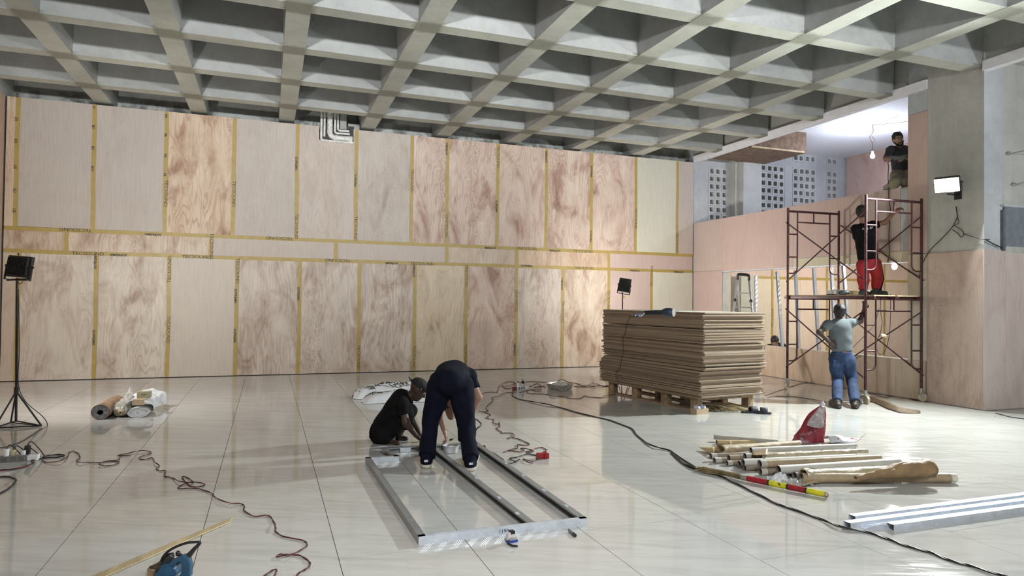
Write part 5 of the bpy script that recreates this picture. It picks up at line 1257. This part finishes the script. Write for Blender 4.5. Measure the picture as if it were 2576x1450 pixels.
# ================================================================== PEOPLE
def sdf_eval(prims, Pt, k):
    f = None
    for pr_ in prims:
        t = pr_[0]
        if t == 'c':                         # tapered capsule: a, b, ra, rb, opts
            _, a, b, ra, rb = pr_[:5]; op = pr_[5] if len(pr_) > 5 else {}
            a = np.array(a, np.float32); b = np.array(b, np.float32); ab = b-a; L2 = float(ab @ ab)+1e-9
            q = Pt-a; h = np.clip((q @ ab)/L2, 0, 1); d = q-h[..., None]*ab
            if 'n' in op:
                n = np.array(op['n'], np.float32); n = n/np.linalg.norm(n); d = d+((op['s']-1)*(d @ n))[..., None]*n
            d = np.sqrt((d*d).sum(-1))-(ra+(rb-ra)*h)
            if op.get('flat'): u = ab/np.sqrt(L2); d = np.maximum(d, (Pt-b) @ u)
            if op.get('flata'): u = ab/np.sqrt(L2); d = np.maximum(d, -((Pt-a) @ u))
            kk = op.get('k', k)
        else:                                # ellipsoid: c, radii, R (columns = axes)
            _, c, r, R = pr_[:4]; op = pr_[4] if len(pr_) > 4 else {}
            q = (Pt-np.array(c, np.float32)) @ np.array(R, np.float32); r = np.array(r, np.float32)
            e = np.sqrt(((q/r)**2).sum(-1)); d = (e-1)*float(r.min())*np.where(e < 1, 1, 1.0); kk = op.get('k', k)
        if f is None: f = d
        else:
            h = np.clip(.5+.5*(f-d)/kk, 0, 1); f = f*(1-h)+d*h-kk*h*(1-h)
    return f
def sdf_mesh(prims, res=.012, k=.03, clips=(), disp=None):
    lo = np.full(3, 1e9); hi = -lo
    for pr_ in prims:
        if pr_[0] == 'c':
            for p, r in ((pr_[1], pr_[3]), (pr_[2], pr_[4])): lo = np.minimum(lo, np.array(p)-r-.04); hi = np.maximum(hi, np.array(p)+r+.04)
        else: r = max(pr_[2]); lo = np.minimum(lo, np.array(pr_[1])-r-.03); hi = np.maximum(hi, np.array(pr_[1])+r+.03)
    n = np.ceil((hi-lo)/res).astype(int)+2
    ax_ = [lo[i]+res*np.arange(n[i]) for i in range(3)]
    Pt = np.stack(np.meshgrid(*ax_, indexing='ij'), -1).astype(np.float32)
    f = sdf_eval(prims, Pt, k)
    if disp is not None: f = f+disp(Pt)
    for (c, nn) in clips: f = np.maximum(f, (Pt-np.array(c, np.float32)) @ np.array(nn, np.float32))
    s = f < 0
    cs = np.zeros(np.array(s.shape)-1, int)
    for dx in (0, 1):
        for dy in (0, 1):
            for dz in (0, 1): cs += s[dx:dx+cs.shape[0], dy:dy+cs.shape[1], dz:dz+cs.shape[2]]
    act = np.argwhere((cs > 0) & (cs < 8))
    if len(act) == 0: return MB()
    acc = np.zeros((len(act), 3)); cnt = np.zeros(len(act))
    off = [(0, 0, 0), (1, 0, 0), (0, 1, 0), (0, 0, 1), (1, 1, 0), (1, 0, 1), (0, 1, 1), (1, 1, 1)]
    for a in off:
        for ax in range(3):
            if a[ax]: continue
            b = list(a); b[ax] = 1
            ia = act+np.array(a); ib = act+np.array(b)
            fa_ = f[ia[:, 0], ia[:, 1], ia[:, 2]]; fb_ = f[ib[:, 0], ib[:, 1], ib[:, 2]]
            m_ = (fa_ < 0) != (fb_ < 0); t = np.where(m_, fa_/(fa_-fb_+1e-12), 0)
            acc[m_] += (ia+(ib-ia)*t[:, None])[m_]; cnt[m_] += 1
    v = lo+res*acc/np.maximum(cnt, 1)[:, None]
    idx = np.full(cs.shape, -1); idx[act[:, 0], act[:, 1], act[:, 2]] = np.arange(len(act))
    faces = []
    for ax in range(3):
        sl0 = [slice(None)]*3; sl1 = [slice(None)]*3; sl0[ax] = slice(0, -1); sl1[ax] = slice(1, None)
        e = np.argwhere(s[tuple(sl0)] != s[tuple(sl1)])
        u, w_ = [(1, 2), (2, 0), (0, 1)][ax]
        ok = (e[:, u] > 0) & (e[:, w_] > 0) & (e[:, u] < cs.shape[u]) & (e[:, w_] < cs.shape[w_]); e = e[ok]
        def g_(du, dw): q = e.copy(); q[:, u] -= du; q[:, w_] -= dw; return idx[q[:, 0], q[:, 1], q[:, 2]]
        q = np.stack([g_(1, 1), g_(0, 1), g_(0, 0), g_(1, 0)], 1)
        fl = s[e[:, 0], e[:, 1], e[:, 2]]; q = np.where(fl[:, None], q, q[:, ::-1]); faces.append(q)
    fs = np.concatenate(faces); fs = fs[(fs >= 0).all(1)]
    b = MB(); b.v = [Vector(p) for p in v]; b.f = [tuple(int(i) for i in q) for q in fs]; return b
def wrinkle(amp, sc, seed):
    rs = np.random.RandomState(seed); W_ = rs.normal(size=(7, 3))*sc; ph = rs.uniform(0, 6.28, 7)
    def f(Pt):
        o = 0
        for i in range(7): o = o+np.sin(Pt @ W_[i].astype(np.float32)+ph[i]+1.5*np.sin(Pt @ W_[(i+2) % 7].astype(np.float32)*.5))
        return o*amp/2.6
    return f
def hand_prims(wr, dirn, palmn, side, curl, thumb=1.0, s=1.0):
    """palm, four fingers and a thumb; palmn = where the palm faces, side = towards the thumb"""
    d = Vector(dirn).normalized(); n = Vector(palmn); n = (n-d*n.dot(d)).normalized(); sd = d.cross(n); sd = sd if sd.dot(Vector(side)) > 0 else -sd
    wr = Vector(wr); P_ = [('c', wr-d*.02*s, wr+d*.03*s, .024*s, .027*s, {'n': n, 's': 1.35}), ('c', wr+d*.03*s+sd*.012*s, wr+d*.082*s+sd*.026*s, .022*s, .014*s, {'n': n, 's': 1.2}), ('c', wr+d*.03*s-sd*.012*s, wr+d*.078*s-sd*.026*s, .022*s, .013*s, {'n': n, 's': 1.2}), ('c', wr+d*.03*s, wr+d*.085*s, .022*s, .015*s, {'n': n, 's': 1.2})]
    F_ = []
    for o_, L in ((.031, .072), (.010, .082), (-.011, .076), (-.031, .058)):
        p = wr+d*(.083-abs(o_)*.15)*s+sd*o_*s; ang = curl*.35; ch = [p]
        for seg in (.45, .32, .26):
            dd_ = d*math.cos(ang)+n*math.sin(ang); p = p+dd_*L*seg*s; ch.append(p); ang += curl*.55
        for i in range(3): F_.append(('c', ch[i], ch[i+1], (.0095-.001*i)*s, (.0085-.001*i)*s, {'k': .004}))
    p0 = wr+d*.022*s+sd*.026*s; p1 = p0+(d*.5+sd*.75+n*.2).normalized()*.042*s; p2 = p1+(d*.9+sd*.25*thumb+n*.35*curl).normalized()*.032*s
    F_ += [('c', p0-sd*.01*s, p1, .014*s, .011*s, {'k': .01}), ('c', p1, p2, .0105*s, .009*s, {'k': .004})]
    return P_+F_
def head_prims(c, f, u, s=1.0):
    f = Vector(f).normalized(); u = Vector(u); u = (u-f*u.dot(f)).normalized(); r = f.cross(u); c = Vector(c)
    R = [[r.x, f.x, u.x], [r.y, f.y, u.y], [r.z, f.z, u.z]]
    q = lambda a, b, d: c+(r*a+f*b+u*d)*s
    pr_ = [('e', q(0, -.012, .028), (.076*s, .094*s, .088*s), R), ('e', q(0, .022, -.045), (.056*s, .066*s, .072*s), R), ('c', q(0, .052, -.098), q(0, .055, -.098), .022*s, .022*s),
           ('c', q(0, .078, .018), q(0, .102, -.030), .009*s, .0135*s, {'k': .012}), ('c', q(-.035, .072, .030), q(.035, .072, .030), .011*s, .011*s, {'k': .015}),
           ('c', q(-.018, .083, -.064), q(.018, .083, -.064), .008*s, .008*s, {'k': .006}), ('e', q(-.078, -.005, -.008), (.010*s, .020*s, .032*s), R, {'k': .008}), ('e', q(.078, -.005, -.008), (.010*s, .020*s, .032*s), R, {'k': .008})]
    return pr_, q, R
SKIN = mk('brown_skin', (.24, .125, .075), .5, var=.06); SKIN_D = mk('dark_skin', (.055, .030, .020), .5, var=.06); SKIN_L = mk('tan_skin', (.30, .17, .115), .5, var=.06)
HAIR = mk('black_hair', (.012, .011, .011), .6, bump=.5, bscale=90)
def person(label, J, skin, shirt, trousers, head_f, head_u, hands, sleeves=.55, shoes=None, bare=False, hair=True, hs=1.0, fwd_=None, hem=None, leg_r=(.085, .06, .05), baggy=.012, beard=False, seedw=1, torso=(.135, .155), tr_label=None, short=1.0):
    V_ = {k_: Vector(v) for k_, v in J.items()}
    base = V_['base']; t = root('person', base, 0, label, 'person')
    pe, ch, ne, hd = V_['pelvis'], V_['chest'], V_['neck'], V_['head']
    tn = V_.get('front', fwd_)
    hp, q, R = head_prims(hd, head_f, head_u, hs)
    body = [('c', pe, ch, torso[0]*.9, torso[1]*.92, {'n': tn, 's': 1.4}), ('c', V_['shL'], V_['shR'], .052, .052), ('c', ch.lerp(ne, .7), hd-Vector(head_u)*.06*hs, .058, .050)]
    for s_ in 'LR':
        body += [('c', V_['sh'+s_], V_['el'+s_], .050, .038), ('c', V_['el'+s_], V_['wr'+s_], .040, .026), ('c', V_['hip'+s_], V_['kn'+s_], .082, .055), ('c', V_['kn'+s_], V_['an'+s_], .055, .038)]
        if 'toe'+s_ in V_: body += [('c', V_['an'+s_]-Z*.03, V_['toe'+s_], .036, .026, {'n': Z, 's': 1.15}), ('c', V_['an'+s_]-Z*.03, V_['an'+s_]-Z*.045-(V_['toe'+s_]-V_['an'+s_]).normalized()*.04, .034, .032)]
    b = sdf_mesh(body+hp, .0125, .035)
    for s_ in 'LR':
        if s_ in hands:
            dirn, pn, sd, cu = hands[s_]; h = sdf_mesh(hand_prims(V_['wr'+s_], dirn, pn, sd, cu), .0048, .012); k0 = len(b.v); b.v += h.v; b.f += [tuple(i+k0 for i in fc) for fc in h.f]
    # face detail is finer than the body grid
    h = sdf_mesh(hp, .0065, .02); k0 = len(b.v); b.v += h.v; b.f += [tuple(i+k0 for i in fc) for fc in h.f]
    obj('body', b, skin, t, smooth=3)
    for sx in (-1, 1):
        e = obj('eye', MB().ell(q(sx*.032, .074, .008), (.012*hs,)*3, nu=10, nv=8), mk('eye_white', (.5, .48, .45), .3), t, smooth=3)
        obj('iris', MB().ell(q(sx*.032, .083, .008), (.0062*hs, .0062*hs, .0062*hs), nu=8, nv=6), BLACK, e, smooth=3)
    # shirt
    sh = [('c', pe.lerp(ch, hem if hem is not None else -.05), ch, torso[0]+.012, torso[1]+.012, {'n': tn, 's': 1.36, 'flata': True}), ('c', V_['shL'], V_['shR'], .066, .066), ('c', ch, ch.lerp(ne, .85), .11, .062, {'flat': True})]
    for s_ in 'LR': sh.append(('c', V_['sh'+s_], V_['sh'+s_].lerp(V_['el'+s_], sleeves), .068, .060, {'flat': True}))
    obj('shirt', sdf_mesh(sh, .011, .035, disp=wrinkle(.005, 16, seedw)), shirt, t, smooth=3)
    tr = [('c', pe+(ch-pe)*.12, pe-(ch-pe).normalized()*.05, torso[0]+.002, torso[0]-.002, {'n': tn, 's': 1.25, 'flata': True}), ('c', V_['hipL'], V_['hipR'], .10, .10)]
    for s_ in 'LR':
        a, k_, c = V_['hip'+s_], V_['kn'+s_], V_['an'+s_]; c = k_.lerp(c, short)
        tr += [('c', a, k_, leg_r[0]+baggy+.01, leg_r[1]+baggy), ('c', k_, c, leg_r[1]+baggy, leg_r[2]+baggy, {'flat': True})]
    obj('trousers', sdf_mesh(tr, .0115, .03, disp=wrinkle(.006, 13, seedw+4)), trousers, t, smooth=3, label=tr_label)
    if hair:
        hh = [('e', q(0, -.018, .036), (.084*hs, .100*hs, .092*hs), R), ('e', q(0, -.045, -.015), (.074*hs, .066*hs, .075*hs), R)]
        cl = [(tuple(q(0, .050, .028)), tuple(((Vector(head_f).normalized())*.86-Vector(head_u).normalized()*.5).normalized()))]
        obj('hair', sdf_mesh(hh, .008, .02, clips=cl, disp=wrinkle(.0035, 60, 3)), HAIR, t, smooth=3)
    if beard:
        bb = [('c', q(-.058, .03, -.05), q(-.03, .062, -.092), .020, .024), ('c', q(.058, .03, -.05), q(.03, .062, -.092), .020, .024), ('c', q(-.03, .062, -.092), q(.03, .062, -.092), .026, .026), ('c', q(-.028, .094, -.050), q(.028, .094, -.050), .008, .008)]
        obj('beard', sdf_mesh(bb, .007, .012, disp=wrinkle(.003, 70, 2)), HAIR, t, smooth=3)
        for sx in (-1, 1): obj('eyebrow', MB().tube([q(sx*.016, .090, .032), q(sx*.032, .088, .038), q(sx*.048, .076, .033)], .006, 6), HAIR, t, smooth=3)
    if shoes:
        um, sm_, lab = shoes
        for s_ in 'LR':
            a, c = V_['an'+s_], V_['toe'+s_]; d = (c-a); d.z = 0; d.normalize(); zf = V_['floor'+s_].z if 'floor'+s_ in V_ else base.z
            hl = Vector((a.x, a.y, zf+.045))-d*.055; tw = Vector((c.x, c.y, zf+.04))
            up = [('c', hl, tw, .047, .045, {'n': Z, 's': 1.0}), ('c', a-Z*.0, Vector((a.x, a.y, zf+.06)), .052, .055), ('c', Vector((a.x, a.y, zf+.075)), tw, .045, .036)]
            so = obj('shoe', sdf_mesh(up, .0085, .03, clips=[((0, 0, zf+.022), (0, 0, -1))]), um, t, smooth=3)
            sl = [('c', Vector((hl.x, hl.y, zf+.02)), Vector((tw.x, tw.y, zf+.02)), .052, .052)]
            obj('sole', sdf_mesh(sl, .009, .02, clips=[((0, 0, zf+.001), (0, 0, -1)), ((0, 0, zf+.036), (0, 0, 1))]), sm_, so, smooth=.9)
    return t, V_, q, R
FW = Vector((CF.x, CF.y, 0)).normalized(); RT_ = Vector((CR.x, CR.y, 0)).normalized()
NAVY = mk('navy_cloth', (.005, .006, .016), .9, var=.15, spec=.15, bump=.15, bscale=60); BLK = mk('black_cloth', (.007, .007, .008), .9, var=.2, spec=.15, bump=.2, bscale=50)

# ---- bending worker in the middle
dB = depth((1.69, 6.45, 0))
b0 = F(1130, 1157)
J = dict(base=(b0.x, b0.y, 0), pelvis=P(1130, 958, dB), chest=P(1139, 938, dB+.36), neck=P(1140, 985, dB+.52), head=P(1136, 1030, dB+.60),
         shL=P(1098, 955, dB+.42), shR=P(1181, 945, dB+.38), elL=P(1104, 1040, dB+.30), wrL=P(1117, 1082, dB+.28), elR=P(1203, 1000, dB+.30), wrR=P(1186, 1046, dB+.26),
         hipL=P(1106, 972, dB), hipR=P(1158, 972, dB), knL=P(1083, 1062, dB+.03), knR=P(1174, 1066, dB+.0), anL=F(1073, 1148, .095), anR=F(1184, 1155, .095),
         toeL=F(1073, 1148, .03)+FW*.17-RT_*.02, toeR=F(1184, 1155, .03)+FW*.17+RT_*.03, front=Z)
t, V_, q, R = person('worker in black tee and navy trousers bending double over the metal frame', J, SKIN_L, NAVY, NAVY, -Z*.8+FW*.2, FW*.8-Z*.6, {'L': (P(1125, 1108, dB+.25)-P(1117, 1082, dB+.28), -RT_*.5-Z*.1, FW, 1.1), 'R': (P(1180, 1062, dB+.24)-P(1186, 1046, dB+.26), -RT_, FW, 1.0)},
    sleeves=.62, shoes=(NAVY, mk('cream_sole', (.50, .46, .38), .7), ''), leg_r=(.105, .068, .060), baggy=.016, hem=.02, seedw=2, torso=(.165, .165), tr_label='dark navy trousers')
obj('trouser_pocket', MB().box((-.012, -.02, -.09), (.012, .05, .09), Matrix.Rotation(-.05, 3, 'Y'), P(1157, 1090, dB+.02)), NAVY, t, bevel=.01)
for s_ in 'LR':
    obj('shoe_stripe', MB().box((-.018, -.002, 0), (.018, .002, .02), None, V_['an'+s_]-FW*.108-Z*.03+RT_*.01), mk('shoe_white', (.6, .62, .66), .6), t)
hp_ = P(1128, 1108, dB+.23)
tt = root('hand_tool', hp_, 0, 'small dark screw bit held over the white tub by the bending worker', 'tool')
obj('bit', MB().tube([hp_+RT_*.01, hp_+RT_*.045+Z*.01], .010, 8), BLACK, tt); obj('tip', MB().tube([hp_+RT_*.045+Z*.01, hp_+RT_*.075+Z*.03], .003, 6), ALU, tt)
tt = root('cordless_tool_cord', P(1190, 1055, dB+.2), 0, 'black power tool cord hanging from the bending worker\'s right hand to the floor', 'cord')
obj('tool_end', MB().tube([P(1186, 1050, dB+.22), P(1194, 1060, dB+.2)], [.016, .012], 8), BLACK, tt)
obj('cord', MB().tube([P(1190, 1054, dB+.2), P(1200, 1057, dB+.2), P(1211, 1069, dB+.18), P(1200, 1079, dB+.15), F(1191, 1095, .12), F(1191, 1102, .03), F(1196, 1118, .008), F(1207, 1126, .008), F(1219, 1122, .008), F(1224, 1135, .008), F(1242, 1141, .008), F(1258, 1152, .008), F(1266, 1157, .008)], .007, 6, smooth=6), BLACK, tt, smooth=3)

# ---- squatting worker on the left of him
dQ = depth(F(990, 1114))
Q = lambda u, v, dd_=0: P(u, v, dQ+dd_)
J = dict(base=F(990, 1114), pelvis=Q(965, 1078), chest=Q(1008, 1018), neck=Q(1032, 992), head=Q(1052, 980), shL=Q(1022, 1012, .16), shR=Q(1012, 1016, -.15), elL=Q(1040, 1062, .16), wrL=Q(1058, 1100, .05), elR=Q(1021, 1064, -.20), wrR=Q(1048, 1098, -.12),
         hipL=Q(968, 1086, .10), hipR=Q(966, 1088, -.09), knL=Q(1030, 1034, .14), knR=Q(1022, 1040, -.08), anL=Q(1003, 1095, .14), anR=Q(982, 1104, -.06), toeL=F(1022, 1104, .02), toeR=F(1002, 1116, .02), front=RT_)
t, V_, q, R = person('worker in black tee and backward cap squatting beside the metal frame', J, SKIN_D, BLK, BLK, RT_*.75-Z*.55+FW*.1, Z*.75+RT_*.5, {'L': (RT_*.8-Z*.5, -Z, FW, .8), 'R': (RT_*.8-Z*.6, -Z, FW, 1.0)}, sleeves=.62, hair=False, seedw=7, hem=-.02, torso=(.155, .165), short=.72, leg_r=(.095, .066, .06))
CAPM = mk('cap_black', (.012, .012, .013), .8)
hp, q, R = head_prims(V_['head'], RT_*.75-Z*.55+FW*.1, Z*.75+RT_*.5)
obj('cap', sdf_mesh([('e', q(0, -.01, .05), (.084, .104, .075), R)], .008, .02, clips=[(tuple(q(0, 0, .025)), tuple(-(q(0, 0, 1)-q(0, 0, 0)))) ]), CAPM, t, smooth=3)
obj('cap_peak', MB().grid(lambda u, v: q((v-.5)*.15*(1-.25*u*u), -.085-.085*u*(1-abs(v-.5)*.7), .045+.01*u-.03*abs(v-.5)), 8, 8), CAPM, t, smooth=3, solid=.004)
obj('cap_button', MB().ell(q(.078, .02, .035), (.008, .008, .008), nu=8, nv=6), mk('cap_tab', (.3, .28, .26), .5), t)
obj('shirt_tail', MB().grid(lambda u, v: Q(930+24*v, 1086+26*u*(.6+.4*math.sin(3*v)), (v-.5)*.25), 8, 8), BLK, t, smooth=3, solid=.006)

# ---- man in jeans holding the scaffold
dJ = depth(F(2126, 1016))
Q = lambda u, v, dd_=0: P(u, v, dJ+dd_)
J = dict(base=F(2126, 1016), pelvis=Q(2117, 893), chest=Q(2114, 828), neck=Q(2112, 804), head=Q(2111, 783, .02), shL=Q(2083, 817), shR=Q(2141, 814), elL=Q(2061, 836, -.04), wrL=Q(2087, 862, -.10), elR=Q(2164, 808, .06), wrR=Q(2174, 778, .10),
         hipL=Q(2103, 905), hipR=Q(2133, 905), knL=Q(2107, 955, .02), knR=Q(2142, 957, .02), anL=F(2106, 1012, .09), anR=F(2151, 1013, .09), toeL=F(2106, 1016, .03)+FW*.10-RT_*.03, toeR=F(2164, 1014, .03)+FW*.06, front=FW)
JEAN = mk('blue_denim', (.025, .05, .125), .85, var=.3, scale=7, bump=.25, bscale=70)
GREY = mk('grey_tee', (.125, .145, .162), .9, var=.06, bump=.1, bscale=60)
t, V_, q, R = person('man in grey tee and blue jeans seen from behind, one hand on the scaffold', J, SKIN_D, GREY, JEAN, FW*.9+Z*.2+RT_*.1, Z*.95-FW*.25, {'L': (RT_*.8-Z*.5, FW, Z, .5), 'R': (Z*.9+RT_*.15, FW, RT_, 1.2)}, sleeves=.58, hem=.14, seedw=5, leg_r=(.088, .068, .062), baggy=.014, torso=(.150, .165), shoes=(mk('brown_shoe', (.05, .032, .025), .6), BLACK, ''), tr_label='faded blue jeans')
obj('belt_patch', MB().box((-.03, -.004, -.012), (.03, .004, .012), Matrix.Rotation(-.35, 3, 'Z'), Q(2124, 886, -.135)), mk('leather_patch', (.20, .10, .06), .6), t)
for s_, (u, v) in enumerate(((2104, 915), (2136, 917))): obj('back_pocket', MB().box((-.05, -.003, -.055), (.05, .003, .055), Matrix.Rotation(-.35, 3, 'Z'), Q(u, v, -.112)), JEAN, t, bevel=.002)

# ---- man standing on the deck
pF = Vector((9.62, 8.75, ZD)); dK = depth(pF)
Q = lambda u, v, dd_=0: P(u, v, dK+dd_)
fl = Q(2190, 749); 
J = dict(base=(fl.x, fl.y, ZD), pelvis=Q(2184, 657), chest=Q(2176, 588), neck=Q(2172, 557), head=Q(2168, 535), shL=Q(2152, 575, .04), shR=Q(2196, 566, -.02), elL=Q(2158, 622, .16), wrL=Q(2185, 612, .34), elR=Q(2226, 560, -.10), wrR=Q(2252, 532, -.26),
         hipL=Q(2172, 668, .02), hipR=Q(2199, 666, -.02), knL=Q(2171, 705, .02), knR=Q(2207, 702, -.02), anL=Q(2172, 741, .0), anR=Q(2204, 742, -.04), toeL=Q(2182, 748, .06), toeR=Q(2226, 748, -.05), front=FW*.8+RT_*.6, floorL=(0, 0, ZD), floorR=(0, 0, ZD))
for s_ in 'LR': J['an'+s_].z = ZD+.10; J['toe'+s_].z = ZD+.035
REDP = mk('red_trouser_cloth', (.36, .022, .034), .85, var=.12, bump=.2, bscale=40)
t, V_, q, R = person('man in black tee and red trousers standing on the scaffold deck', J, SKIN, BLK, REDP, FW*.75+RT_*.6-Z*.05, Z, {'L': (FW*.6+RT_*.5+Z*.3, -Z, RT_, .8), 'R': (RT_*.75+Z*.5-FW*.2, -Z*.7+FW*.3, -RT_, 1.25)}, sleeves=.5, hem=.06, seedw=9, leg_r=(.09, .066, .058), baggy=.016, torso=(.145, .16), shoes=(mk('dark_trainer', (.04, .045, .045), .6), mk('trainer_sole', (.07, .08, .075), .6), ''), tr_label='red trousers with a black side stripe', hs=1.05)
obj('cap', sdf_mesh([('e', q(0, -.01, .045), (.090, .110, .085), R), ('e', q(0, -.05, -.01), (.078, .066, .07), R)], .008, .03, clips=[(tuple(q(0, .06, .03)), tuple((FW*.75+RT_*.6).normalized()*.8-Z*.6))]), CAPM, t, smooth=3)
st = []
for a, c in (('hipR', 'knR'), ('knR', 'anR')):
    st += [V_[a].lerp(V_[c], i/5) for i in range(5 if a == 'hipR' else 6)]
obj('side_stripe', MB().tube([p+RT_*(.088-.004*i)+Vector((0, 0, 0))-FW*.035 for i, p in enumerate(st)], .026, 8, smooth=2), BLK, t, smooth=3)
letter("AN'L BF", t, V_['chest']-FW*.138-RT_*.03+Z*.075, RT_*.9-FW*.1+Z*.12, Z-RT_*.1, .052, .0, mat=WHITE)

# ---- man kneeling on the parapet edge of the gallery
dG = depth((10.42, 8.74, 3.9))
Q = lambda u, v, dd_=0: P(u, v, dG+dd_)
ZP = 3.59
bk = Q(2262, 466)
J = dict(base=(bk.x, bk.y, ZP), pelvis=Q(2266, 432, .10), chest=Q(2266, 388, .02), neck=Q(2264, 366, -.02), head=Q(2259, 350, -.07), shL=Q(2291, 378, -.02), shR=Q(2240, 378, .02), elL=Q(2300, 408, -.16), wrL=Q(2281, 398, -.30), elR=Q(2229, 401, -.10), wrR=Q(2246, 396, -.26),
         hipL=Q(2277, 440, .08), hipR=Q(2256, 440, .08), knL=Q(2281, 452, -.25), knR=Q(2250, 452, -.25), anL=Q(2288, 458, .16), anR=Q(2234, 458, .02), toeL=Q(2290, 462, .20), toeR=Q(2228, 463, -.02), front=-FW)
for k_ in ('knL', 'knR'): J[k_].z = ZP+.095
for k_ in ('anL', 'anR', 'toeL', 'toeR'): J[k_].z = ZP+.055
KH = mk('khaki_cloth', (.30, .26, .19), .85, var=.15, bump=.3, bscale=40)
DG = mk('charcoal_cloth', (.045, .043, .050), .85, var=.2)
t, V_, q, R = person('bearded man in charcoal shirt and khaki trousers kneeling high on the parapet', J, SKIN_L, DG, KH, -FW*.85-Z*.35-RT_*.1, Z*.9-RT_*.22, {'L': (-RT_*.8-FW*.3, -Z, Z, 1.3), 'R': (RT_*.8-Z*.1, -Z, Z, 1.2)}, sleeves=.95, beard=True, seedw=12, hem=.0, torso=(.14, .155), leg_r=(.085, .075, .06))
a = Q(2240, 398, -.34)
tt = root('hand_saw_tool', a, 0, 'dark grey power tool with a plate held by the kneeling man', 'power tool')
obj('tool_body', MB().tube([Q(2238, 396, -.32), Q(2262, 398, -.34), Q(2284, 394, -.36)], [.03, .042, .038], 12), mk('tool_grey', (.10, .10, .09), .5), tt, smooth=1)
obj('tool_plate', MB().prism([(2283, 384), (2296, 370), (2302, 362), (2303, 366), (2296, 384), (2288, 391)], -.012, .012, lambda x, y, h: Q(x, y, -.46+h)), mk('plate_olive', (.19, .17, .12), .6), tt)
obj('tool_cord', MB().tube([Q(2242, 404, -.3), Q(2234, 408, -.3), Q(2235, 420, -.3), Q(2234, 445, -.3), Q(2235, 464, -.3)], .006, 6, smooth=5), BLACK, tt, smooth=3)
bt = Q(2229, 458, .05); bt.z = ZP
tt = root('white_shoe', bt, .4, 'pale shoe on the parapet at the kneeling man\'s knee', 'shoe')
obj('upper', MB().ell((0, 0, .05), (.11, .05, .05), fn=lambda p, q_: Vector((q_.x, q_.y, max(q_.z, -.045)))), mk('pale_shoe', (.50, .45, .47), .7), tt, world=False, smooth=3); obj('sole', MB().box((-.11, -.045, 0), (.11, .045, .012)), WHITE, tt, world=False, bevel=.01)

# ---- worker crouched behind the low wall
dW = 15.25
Q = lambda u, v, dd_=0: P(u, v, dW+dd_)
g0 = Q(1952, 940)
J = dict(base=(g0.x, g0.y, 0), pelvis=Q(1953, 912, .25), chest=Q(1953, 880, .10), neck=Q(1952, 868, -.05), head=Q(1949, 859, -.14), shL=Q(1969, 873, .05), shR=Q(1936, 874, .05), elL=Q(1975, 905, -.1), wrL=Q(1965, 928, -.2), elR=Q(1930, 905, -.1), wrR=Q(1940, 928, -.2),
         hipL=Q(1963, 920, .25), hipR=Q(1943, 920, .25), knL=Q(1970, 893, -.15), knR=Q(1936, 893, -.15), anL=Vector((g0.x+.12, g0.y-.1, .08)), anR=Vector((g0.x-.15, g0.y-.0, .08)), toeL=Vector((g0.x+.1, g0.y-.3, .03)), toeR=Vector((g0.x-.2, g0.y-.2, .03)), front=-FW)
person('worker with black hair crouched behind the low plywood wall, head bowed', J, SKIN_L, BLK, BLK, -FW*.6-Z*.75, -FW*.65+Z*.75, {}, seedw=15, hem=-.02)
